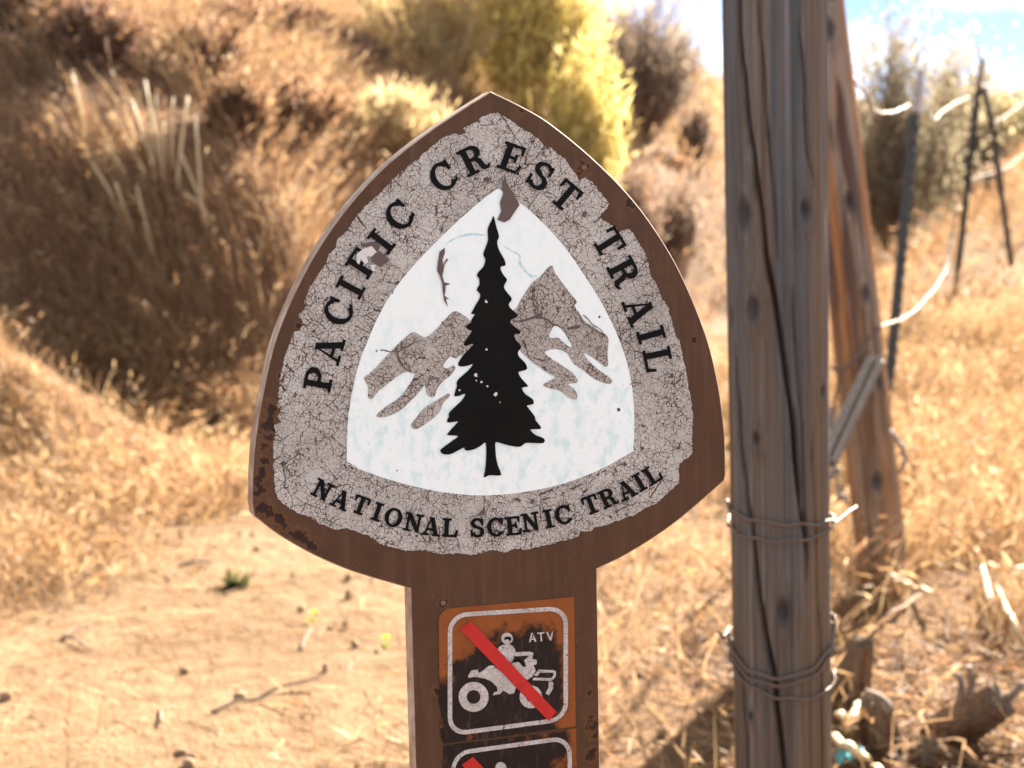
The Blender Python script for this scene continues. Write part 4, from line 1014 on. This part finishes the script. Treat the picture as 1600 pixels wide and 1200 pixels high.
# --- slab-serif capitals, cap height 1
def rc(x0, y0, x1, y1): return [(x0, y0), (x1, y0), (x1, y1), (x0, y1)]
def arc(cx, cy, rx, ry, a0, a1, wt, wn, n=18):
    o, i_ = [], []
    for k in range(n + 1):
        a = R(a0 + (a1 - a0) * k / n)
        o.append((cx + math.cos(a) * rx, cy + math.sin(a) * ry)); i_.append((cx + math.cos(a) * (rx - wt), cy + math.sin(a) * (ry - wn)))
    return [[o[k], o[k + 1], i_[k + 1], i_[k]] for k in range(n)]
S_ = 0.085
GL = {
 'I': (0.46, [rc(.13, 0, .33, 1), rc(0, 0, .46, S_), rc(0, 1 - S_, .46, 1)]),
 'P': (0.82, [rc(.12, 0, .32, 1), rc(0, 0, .46, S_), rc(0, 1 - S_, .35, 1), rc(.3, 1 - .1, .46, 1), rc(.3, .42, .46, .52)] + arc(.45, .71, .36, .29, -91, 91, .2, .1)),
 'R': (0.92, [rc(.12, 0, .32, 1), rc(0, 0, .45, S_), rc(0, 1 - S_, .35, 1), rc(.3, .9, .46, 1), rc(.3, .46, .5, .56)] + arc(.45, .73, .34, .27, -91, 91, .2, .1) + [[(.44, .5), (.58, .52), (.70, .40), (.74, .16), (.80, .08), (.86, .10), (.92, .16), (.90, .05), (.80, -.02), (.68, -.01), (.58, .06), (.54, .30), (.48, .44)]]),
 'A': (0.96, [[(.44, 1), (.58, 1), (.90, 0), (.68, 0), (.42, .82), (.20, 0), (.10, 0)], rc(0, 0, .36, S_), rc(.58, 0, .98, S_), rc(.22, .29, .72, .385), [(.36, 1), (.60, 1), (.60, .93), (.38, .93)]]),
 'F': (0.78, [rc(.12, 0, .32, 1), rc(0, 0, .46, S_), rc(0, 1 - S_, .76, 1), [(.66, 1), (.78, 1), (.78, .68), (.71, .68)], rc(.3, .46, .56, .55), rc(.52, .36, .60, .66)]),
 'E': (0.84, [rc(.12, 0, .32, 1), rc(0, 0, .8, S_), rc(0, 1 - S_, .78, 1), [(.66, 1), (.78, 1), (.78, .70), (.71, .70)], rc(.3, .47, .56, .555), rc(.52, .37, .60, .67), [(.68, 0), (.82, 0), (.85, .32), (.78, .32)]]),
 'L': (0.80, [rc(.12, 0, .32, 1), rc(0, 0, .78, S_), rc(0, 1 - S_, .46, 1), [(.66, 0), (.79, 0), (.82, .36), (.75, .36)]]),
 'T': (0.84, [rc(.32, 0, .52, 1), rc(.18, 0, .66, S_), rc(0, 1 - S_, .84, 1), [(0, 1), (.12, 1), (.07, .66), (0, .66)], [(.72, 1), (.84, 1), (.84, .66), (.77, .66)]]),
 'N': (0.98, [rc(.14, 0, .24, 1), rc(.74, 0, .84, 1), [(.08, 1), (.32, 1), (.84, .12), (.84, 0), (.70, 0), (.14, .92)], rc(0, 0, .38, S_), rc(0, 1 - S_, .3, 1), rc(.6, 1 - S_, .98, 1)]),
 'O': (0.94, arc(.47, .5, .47, .52, 0, 360, .2, .1, 36)),
 'C': (0.88, arc(.47, .5, .47, .52, 42, 318, .2, .1, 30) + [[(.76, .98), (.85, .98), (.85, .62), (.77, .62), (.72, .80)], [(.80, .20), (.88, .28), (.86, .14), (.78, .10)]]),
 'S': (0.76, arc(.37, .745, .34, .275, 20, 262, .165, .1, 20) + arc(.38, .27, .36, .29, -160, 84, .185, .11, 20) + [[(.60, .98), (.68, .98), (.68, .64), (.61, .64)], [(.02, .02), (.10, .02), (.10, .38), (.02, .38)], [(.15, .60), (.36, .46), (.60, .36), (.62, .44), (.42, .56), (.24, .68)]]),
}
SANS = {
 'A': (0.8, [[(.32, 1), (.48, 1), (.16, 0), (0, 0)], [(.32, 1), (.48, 1), (.8, 0), (.64, 0)], rc(.18, .24, .62, .37)]),
 'T': (0.76, [rc(0, .86, .76, 1), rc(.305, 0, .455, 1)]),
 'V': (0.8, [[(.32, 0), (.48, 0), (.16, 1), (0, 1)], [(.32, 0), (.48, 0), (.8, 1), (.64, 1)]]),
}
def grow(p, d):
    a = sum(p[i][0] * p[(i + 1) % len(p)][1] - p[(i + 1) % len(p)][0] * p[i][1] for i in range(len(p)))
    sg = 1 if a > 0 else -1
    out = []
    for i in range(len(p)):
        e0 = Vector(p[i]) - Vector(p[i - 1]); e1 = Vector(p[(i + 1) % len(p)]) - Vector(p[i])
        if e0.length < 1e-6 or e1.length < 1e-6: out.append(p[i]); continue
        n0 = Vector((e0.y, -e0.x)).normalized() * sg; n1 = Vector((e1.y, -e1.x)).normalized() * sg
        m = n0 + n1
        m = m / max(0.6, m.length_squared / 2) if m.length > 1e-3 else n0
        q = Vector(p[i]) + m * d; out.append((q.x, q.y))
    return out
def letter(ch, cx, cy, ang, cap, depth, mat, parent, font=GL, bold=0.014):
    w, polys = font[ch]
    polys = [grow(p, bold) for p in polys]
    ca, sa = math.cos(R(ang)), math.sin(R(ang))
    out = []
    for p in polys:
        q = []
        for (u, vv) in p:
            a, b = (u - w / 2) * cap, (vv - 0.5) * cap
            q.append(sp(cx + ca * a + sa * b, cy + sa * a - ca * b))
        out.append(q)
    return sheet('letter', out, depth, mat, parent)
for ch, x_, y_, an in [('P', 497, 592, -80), ('A', 513, 546, -74), ('C', 528, 487, -66), ('I', 547, 449, -62), ('F', 565, 411, -57), ('I', 595, 377, -52), ('C', 623, 337, -46), ('C', 691, 276, -33), ('R', 739, 249, -27),
                       ('E', 799, 247, 20), ('S', 844, 275, 33), ('T', 883, 306, 40), ('T', 950, 379, 58), ('R', 974, 426, 62), ('A', 997, 484, 68), ('I', 1016, 523, 74), ('L', 1027, 561, 79)]:
    letter(ch, x_, y_, an, 42.5, 0.0014, M_BLACK, emblem)
for ch, x_, y_, an in [('N', 503, 765, 27), ('A', 532, 780, 24), ('T', 563, 789, 21), ('I', 589, 799, 19), ('O', 614, 808, 15), ('N', 645, 816, 11), ('A', 673, 822, 7), ('L', 702, 824, 3),
                       ('S', 745, 824, -1), ('C', 773, 823, -4), ('E', 801, 821, -6), ('N', 828, 815, -9), ('I', 856, 810, -11), ('C', 879, 804, -14), ('T', 922, 788, -21), ('R', 949, 777, -25), ('A', 977, 765, -28), ('I', 998, 753, -30), ('L', 1018, 741, -33)]:
    letter(ch, x_, y_, an, 28, 0.0014, M_BLACK, emblem, GL, 0.024)

# --- stickers on the stake
def sticker_mat(name, burn):
    t = NT(name); v = t.obj()
    n1 = t.noise(v, 60, 5, 0.6); n2 = t.noise(t.mapping(v, (260, 260, 70)), 1.0, 5, 0.65)
    m = spots(t, v, burn, 110, 0.35)
    c = t.ramp(n1, [(0.3, (0.23, 0.062, 0.014)), (0.7, (0.29, 0.085, 0.020))])
    c = t.mix(t.ramp(m, [(0.62, 1.0), (1.0, 0.0)]), c, t.ramp(n2, [(0.3, (0.010, 0.007, 0.006)), (0.55, (0.020, 0.011, 0.008)), (0.72, (0.06, 0.042, 0.033))]))
    t.set(Base_Color=c, Roughness=0.45, Specular_IOR_Level=0.2)
    return t.m
P5 = lambda a, b, r: (*Z5((a, b)), r * 1.22)
burn1 = [P5(700, 640, 60), P5(500, 720, 45), P5(880, 560, 32), P5(700, 820, 70), P5(420, 820, 45), P5(900, 850, 32), P5(450, 680, 28), P5(560, 600, 30), P5(700, 560, 35), P5(900, 720, 30), P5(760, 700, 40), P5(650, 720, 62), P5(820, 560, 45), P5(880, 640, 30), P5(520, 800, 55), P5(850, 800, 45), P5(430, 900, 42), P5(620, 930, 50), P5(820, 930, 40), P5(360, 800, 25), P5(380, 1020, 30), P5(600, 1030, 40), P5(850, 1010, 32)]
M_ST1 = sticker_mat('scorched_orange_sticker', burn1)
burn2 = [P5(450, 1120, 50), P5(620, 1150, 60), P5(800, 1150, 50), P5(940, 1080, 28), P5(520, 1400, 90), P5(800, 1400, 90), P5(380, 1300, 60)]
M_ST2 = sticker_mat('scorched_brown_sticker', burn2)
t = NT('sticker_white_print'); v_ = t.mapping(t.obj(), (1, 0, 1)); k = t.math('LESS_THAN', t.vor(v_, 260), 0.016); n1 = t.noise(v_, 90, 4)
t.set(Base_Color=t.mix(k, t.ramp(n1, [(0.3, (0.42, 0.36, 0.32)), (0.7, (0.60, 0.54, 0.49))]), (0.06, 0.035, 0.025)), Roughness=0.5)
M_STW = t.m
t = NT('red_tape'); n1 = t.noise(t.obj(), 120, 4)
t.set(Base_Color=t.ramp(n1, [(0.35, (0.46, 0.007, 0.008)), (0.65, (0.56, 0.012, 0.011)), (0.8, (0.60, 0.03, 0.022))]), Roughness=0.4)
M_RED = t.m
def rrect_ring(TL, TR, BR, BL, rad, w, n=8):
    """ring of quads along a rounded rectangle given by its mid-line corners"""
    W = (Vector(TR) - Vector(TL)).length; H = (Vector(BL) - Vector(TL)).length
    def pt(u, v):
        a, b = u / W, v / H
        return Vector(TL) * (1 - a) * (1 - b) + Vector(TR) * a * (1 - b) + Vector(BR) * a * b + Vector(BL) * (1 - a) * b
    def loop(off):
        out = []
        r = rad - off
        for cx_, cy_, a0 in ((W - rad, rad, -90), (W - rad, H - rad, 0), (rad, H - rad, 90), (rad, rad, 180)):
            for k in range(n + 1):
                a = R(a0 + 90 * k / n); out.append(tuple(pt(cx_ + math.cos(a) * r, cy_ + math.sin(a) * r)))
        return out
    o, i_ = loop(-w / 2), loop(w / 2)
    m = len(o)
    return [[o[k], o[(k + 1) % m], i_[(k + 1) % m], i_[k]] for k in range(m)]
def ring(cx, cy, r0, r1, n=26): return [[(cx + math.cos(a) * r1, cy + math.sin(a) * r1), (cx + math.cos(b) * r1, cy + math.sin(b) * r1), (cx + math.cos(b) * r0, cy + math.sin(b) * r0), (cx + math.cos(a) * r0, cy + math.sin(a) * r0)] for a, b in [(2 * math.pi * k / n, 2 * math.pi * (k + 1) / n) for k in range(n)]]
def disc(cx, cy, r, n=22): return [(cx + math.cos(2 * math.pi * k / n) * r, cy + math.sin(2 * math.pi * k / n) * r) for k in range(n)]
def pic(name, polys, depth, mat, parent, off=(0, 0)):
    return sheet(name, [SPX([Z5((p[0] + off[0], p[1] + off[1])) for p in q]) for q in polys], depth, mat, parent)
torso = [(650, 520), (690, 515), (715, 530), (725, 560), (800, 556), (822, 563), (820, 577), (735, 582), (715, 580), (712, 600), (700, 617), (660, 592), (635, 570), (620, 548), (635, 528)]
rear = [(462, 690), (480, 660), (515, 655), (520, 675), (548, 658), (575, 635), (600, 632), (640, 665), (690, 700), (735, 745), (722, 765), (715, 785), (690, 792), (655, 770), (640, 790), (598, 797), (605, 780), (625, 775), (620, 750), (590, 720), (555, 705), (500, 695), (465, 702)]
front = [(700, 620), (740, 612), (765, 640), (783, 640), (770, 602), (788, 590), (800, 570), (820, 575), (815, 595), (840, 603), (840, 625), (822, 632), (835, 660), (820, 690), (790, 712), (762, 700), (725, 660)]
rack = [[(825, 687), (850, 656), (940, 658), (938, 672), (858, 672), (842, 692)], [(930, 662), (946, 664), (946, 692), (926, 716), (918, 704), (932, 686)], [(820, 700), (922, 702), (924, 718), (818, 714)]]
fender = [(905, 720), (932, 725), (930, 760), (908, 797), (888, 788), (905, 755)]
st1 = sheet('sticker', [SPX([Z5(p) for p in [(300, 372), (322, 338), (345, 320), (700, 288), (1048, 255), (1052, 600), (1056, 968), (945, 984), (700, 1020), (330, 1064), (318, 1040), (308, 985), (316, 900), (300, 830), (306, 740), (303, 640)]])], 0.0005, M_ST1, sign)
st1['label'] = 'orange scorched sticker with crossed-out quad bike'
pic('white_border', rrect_ring((362, 357), (1000, 316), (1000, 928), (362, 1012), 92, 25), 0.0008, M_STW, st1)
pic('rider', [disc(677, 484, 32), torso], 0.0008, M_STW, st1)
pic('visor', [[(655, 492), (668, 474), (694, 474), (700, 490), (690, 502), (684, 488), (668, 490)]], 0.0010, M_BLACK, st1)
pic('quad_bike', [rear, front, fender] + rack, 0.0008, M_STW, st1)
pic('handlebar_gap', [[(716, 604), (742, 596), (764, 616), (768, 628), (740, 612), (722, 614)]], 0.0010, M_BLACK, st1)
pic('wheel', ring(492, 806, 38, 83), 0.0009, M_STW, st1)
pic('wheel', ring(808, 806, 27, 63), 0.0009, M_STW, st1)
pic('red_slash', [[(415, 432), (478, 388), (948, 888), (905, 938)]], 0.0012, M_RED, st1)
for ch, x_, y_ in (('A', 816, 478), ('T', 864, 475), ('V', 914, 471)):
    q = Z5((x_, y_)); letter(ch, q[0], q[1], -5, 13.8, 0.0008, M_STW, st1, SANS)
st2 = sheet('sticker', [SPX([Z5(p) for p in [(328, 1074), (700, 1032), (945, 998), (1058, 980), (1064, 1350), (1068, 1690), (700, 1735), (334, 1780), (318, 1500), (322, 1240)]])], 0.00045, M_ST2, sign)
st2['label'] = 'dark scorched sticker below the quad bike one'
O2 = (18, 715)
pic('white_border', rrect_ring((380, 1118), (1020, 1030), (1030, 1640), (380, 1725), 92, 24), 0.0008, M_STW, st2)
pic('rider', [disc(642, 1196, 31), [(p[0] - 35, p[1] + O2[1]) for p in torso]], 0.0008, M_STW, st2)
pic('wheel', ring(500, 1520, 42, 80), 0.0008, M_STW, st2)
pic('wheel', ring(850, 1500, 42, 80), 0.0008, M_STW, st2)
pic('motorbike', [[(p[0] + 10, p[1] + O2[1]) for p in rear], [(p[0], p[1] + O2[1]) for p in front]], 0.0008, M_STW, st2)
pic('red_slash', [[(p[0] + 10, p[1] + 747) for p in [(415, 432), (478, 388), (948, 888), (905, 938)]]], 0.0012, M_RED, st2)
M_SCREW = metal('screw_steel', (0.20, 0.13, 0.09), 0.55, 0.6, 0.9)
for (px, py) in [(692, 942), (912, 262)]:
    x_, z_ = sp(px, py)
    tube('screw', [Vector((x_, 0.002, z_)), Vector((x_, -0.0006, z_)), Vector((x_, -0.0014, z_)), Vector((x_, -0.0017, z_))], 0.0021, M_SCREW, sign, 12, 0.8)

# ================================================================== small things on the ground
M_BARK = wood_mat('old_branch_wood', (0.5, 1.4))
for n_ in M_BARK.node_tree.nodes:
    if n_.type == 'BSDF_PRINCIPLED': n_.inputs['Roughness'].default_value = 0.95; n_.inputs['Specular IOR Level'].default_value = 0.1
def col_branch(TH, T, Z):
    g = fbm(np.cos(TH) * 4, np.sin(TH) * 4, Z * 6, 4)
    c = np.array((0.19, 0.125, 0.078)) * (0.5 + 0.9 * g)[..., None]
    m = sstep(0.55, 0.7, fbm(np.cos(TH) * 2 + 4, np.sin(TH) * 2, Z * 9, 3))[..., None]
    return c * (1 - m) + np.array((0.17, 0.08, 0.038)) * m
def limb(label, pts, r0, r1, cat_='log', name='cut_log', stubs=()):
    P = [Vector(p) for p in pts]
    e = empty(name, P[0]); tag(e, label, cat_)
    o = timber('trunk', P[0], P[-1], r0, r1, col_branch, [([(0.5, 0.15), (0.7, 0.6)], 0.0025, 0.003)], [(0.6, 0.4, 0.008)], M_BARK, e, 64, 90, len(label), 0.2, 0.03)
    o.name = 'limb_wood'
    for a, b, r in stubs:
        tube('branch_stub', [Vector(q) - P[0] for q in smooth_path([a, (Vector(a) + Vector(b)) / 2 + Vector((0.006, 0, 0.004)), b], 3)], r, M_STUB, e, 8, 0.7)
    return e
t = NT('stub_wood'); n_ = t.noise(t.mapping(t.obj(), (60, 60, 8)), 3, 4)
t.set(Base_Color=t.ramp(n_, [(0.3, (0.11, 0.07, 0.045)), (0.7, (0.28, 0.20, 0.14))]), Roughness=0.85)
M_STUB = t.m
G = ground_pt
limb('thick cut branch with sawn grey end lying in the grass by the fence', [G(1436, 1172, -.05), G(1562, 1092, .10)], 0.046, 0.033,
     stubs=[(G(1498, 1100, .10), G(1497, 1052, .16), 0.008), (G(1512, 1095, .10), G(1514, 1042, .17), 0.009), (G(1572, 1095, .09), G(1597, 1066, .12), 0.008)])
limb('short dark stub of wood standing behind the grey fence post', [G(1322, 1095, 0), G(1346, 1002, .13)], 0.05, 0.026, 'stump', 'wood_stub',
     stubs=[(G(1346, 1004, .13), G(1372, 984, .16), 0.005)])
limb('broken orange-brown stump below the dark stub', [G(1378, 1165, 0.0), G(1366, 1095, .10)], 0.042, 0.026, 'stump', 'wood_stub',
     stubs=[(G(1392, 1112, .11), G(1352, 1082, .13), 0.011)])
limb('rotten end of a branch poking out below the cut branch', [G(1490, 1212, -.05), G(1446, 1176, .03)], 0.030, 0.030, 'stump', 'wood_stub')
for lab, pts, r in [('pale crooked root beside the orange stump', [(1326, 1150), (1332, 1120), (1345, 1095), (1362, 1085)], 0.008),
                    ('short pale twig lying across the crooked root', [(1310, 1118), (1330, 1122), (1352, 1124)], 0.008),
                    ('long split pale stick pointing at the teal scrap', [(1300, 1152), (1330, 1170), (1362, 1195), (1385, 1215)], 0.009),
                    ('bleached straight stick lying in the straw beyond the cut branch', [(1372, 886), (1400, 905), (1430, 918), (1462, 926)], 0.008),
                    ('thin dark arched twig rising from the dark stub', [(1362, 994), (1400, 955), (1450, 925), (1500, 910)], 0.0045),
                    ('bent pale stem with a knobbed top in the straw', [(1545, 965), (1545, 930), (1536, 890), (1526, 860)], 0.009),
                    ('slanting pale reed near the bent stem', [(1600, 1010), (1580, 965), (1555, 912)], 0.008),
                    ('straight tan stick lying level in the grass', [(1540, 884), (1575, 886), (1620, 888)], 0.007)]:
    P = smooth_path([G(*p, 0.03 + 0.05 * (k_ % 2)) for k_, p in enumerate(pts)], 5)
    P = [p + Vector((0, 0, 0.004 * math.sin(i * 1.7))) for i, p in enumerate(P)]
    o = tube('stick', [p - P[0] for p in P], r, M_STALK if ('pale' in lab or 'bleached' in lab or 'tan' in lab) else M_STUB, None, 7, 0.75)
    o.location = P[0]; tag(o, lab, 'stick')

# teal scrap of plastic
c0 = at_y(1328, 1192, 2.62); g = hz(c0.x, c0.y)
u = np.linspace(-1, 1, 15); gx, gy = np.meshgrid(u, u)
gz = 0.014 + 0.022 * (fbm(gx * 1.6 + 4, gy * 1.6, 2, 3) - 0.3) * (1.4 - gx ** 2 - gy ** 2) + 0.008 * np.sin(gx * 9)
V = np.stack([gx * 0.026, gy * 0.024 + gx * 0.006, gz], -1).reshape(-1, 3)
i = np.arange(225).reshape(15, 15)
Q = np.stack([i[:-1, :-1], i[:-1, 1:], i[1:, 1:], i[1:, :-1]], -1).reshape(-1, 4)
t = NT('teal_plastic'); n_ = t.noise(t.obj(), 60, 3)
t.set(Base_Color=t.ramp(n_, [(0.3, (0.03, 0.36, 0.42)), (0.7, (0.09, 0.52, 0.58))]), Roughness=0.35)
o = link('plastic_scrap', np_mesh('plastic_scrap', V, Q), t.m, None, True)
sm = o.modifiers.new('thickness', 'SOLIDIFY'); sm.thickness = 0.0015
gp = ground_pt(1328, 1190, 0.03)
o.location = (gp.x, gp.y, gp.z)
tag(o, 'crumpled teal plastic scrap on the ground by the wooden post', 'litter')

# green sprig, yellow flowers
def sprig(name, label, cat_, px, py, r, cols, n):
    p = ground_pt(px, py)
    e = empty(name, p); tag(e, label, cat_)
    az = rng.uniform(0, 2 * np.pi, n); el = rng.uniform(0.2, 1.3, n)
    D = np.stack([np.cos(az) * np.cos(el), np.sin(az) * np.cos(el), np.sin(el)], 1)
    V, Q, C, _ = ribbons(np.zeros((n, 3)) + rng.normal(0, r * .25, (n, 3)) * np.array((1, 1, 0.3)), D, rng.uniform(.5, 1, n) * r, np.full(n, r * 0.22), rng.normal(0, .2, (n, 3)), palette(n, cols), 3, 0.15, 0.6)
    link('leaves', np_mesh('leaves', V, Q, C), M_LEAF, e)
    return e, p
sprig('green_sprig', 'small dark green sprig growing in the sandy trail', 'plant', 371, 918, 0.05, [(0.09, 0.10, 0.035), (0.06, 0.075, 0.03), (0.13, 0.12, 0.05)], 60)
for lab, px, py in [('tiny yellow flower beside the stake, farther up the trail', 490, 972), ('tiny yellow flower close beside the stake of the sign', 603, 1012)]:
    e, p = sprig('yellow_flower', lab, 'flower', px, py, 0.022, [(0.30, 0.30, 0.06), (0.22, 0.25, 0.05)], 12)
    n = 14; az = rng.uniform(0, 2 * np.pi, n); D = unit(np.stack([np.cos(az), np.sin(az), rng.uniform(.1, .6, n)], 1))
    V, Q, C, _ = ribbons(np.zeros((n, 3)) + np.array((0, 0, 0.024)), D, np.full(n, 0.011), np.full(n, 0.006), np.zeros((n, 3)), palette(n, [(0.75, 0.62, 0.03), (0.8, 0.70, 0.06)], .05), 2, 0.4, 0.5)
    link('petals', np_mesh('petals', V, Q, C), M_LEAF, e)

# twigs and clods on the trail
for k, (a, b, lab) in enumerate([((98, 1000), (142, 984), 'forked dark twig on the trail, straight arm'), ((98, 1000), (144, 1026), 'forked dark twig on the trail, slanting arm'),
                                 ((330, 1118), (420, 1100), 'dark clump of twigs on the shaded edge of the trail'), ((395, 1100), (500, 1068), 'long thin twig beyond the dark clump of twigs'),
                                 ((248, 1118), (252, 1138), 'short upright dark twig in the sand'), ((470, 1020), (488, 990), 'curved twig near the yellow flowers'), ((278, 888), (335, 884), 'dark flat twig near the green sprig')]):
    P0 = ground_pt(*a) + Vector((0, 0, 0.006)); P1 = ground_pt(*b) + Vector((0, 0, 0.012))
    P = smooth_path([P0, P0.lerp(P1, .4) + Vector((0, 0.012, 0.006)), P1], 5)
    o = tube('twig', [p - P0 for p in P], 0.0045, M_STUB, None, 6, 0.6); o.location = P0
    tag(o, lab, 'twig')
n = 2000
x, y = scatter(n, -3, 3, 2.0, 7.5, lambda x, y: bank_s(x, y) < 0.2)
t = NT('earth_clod'); n_ = t.noise(t.obj(), 60, 4)
t.set(Base_Color=t.ramp(n_, [(0.3, (0.20, 0.12, 0.065)), (0.7, (0.36, 0.245, 0.145))]), Roughness=0.95)
M_CLOD = t.m
import bmesh
bm = bmesh.new(); bmesh.ops.create_icosphere(bm, subdivisions=1, radius=1.0)
bv = np.array([v.co[:] for v in bm.verts]); bf = np.array([[v.index for v in f.verts] for f in bm.faces]); bm.free()
VV, FF = [], []
for k in range(len(x)):
    r = abs(rng.normal(0, 0.0055)) + 0.002 + (0.012 * rng.random() if rng.random() < 0.03 else 0)
    d = bv * (1 + rng.normal(0, .22, (len(bv), 1))) * r * rng.uniform(.6, 1.3, 3)
    VV.append(d + np.array((x[k], y[k], hz(x[k], y[k]) + r * .3))); FF.append(bf + k * len(bv))
o = link('earth_clods', np_mesh('earth_clods', np.concatenate(VV), np.concatenate(FF)), M_CLOD)
tag(o, 'small crumbs of earth and stones scattered on the sand', 'stones', kind='stuff')
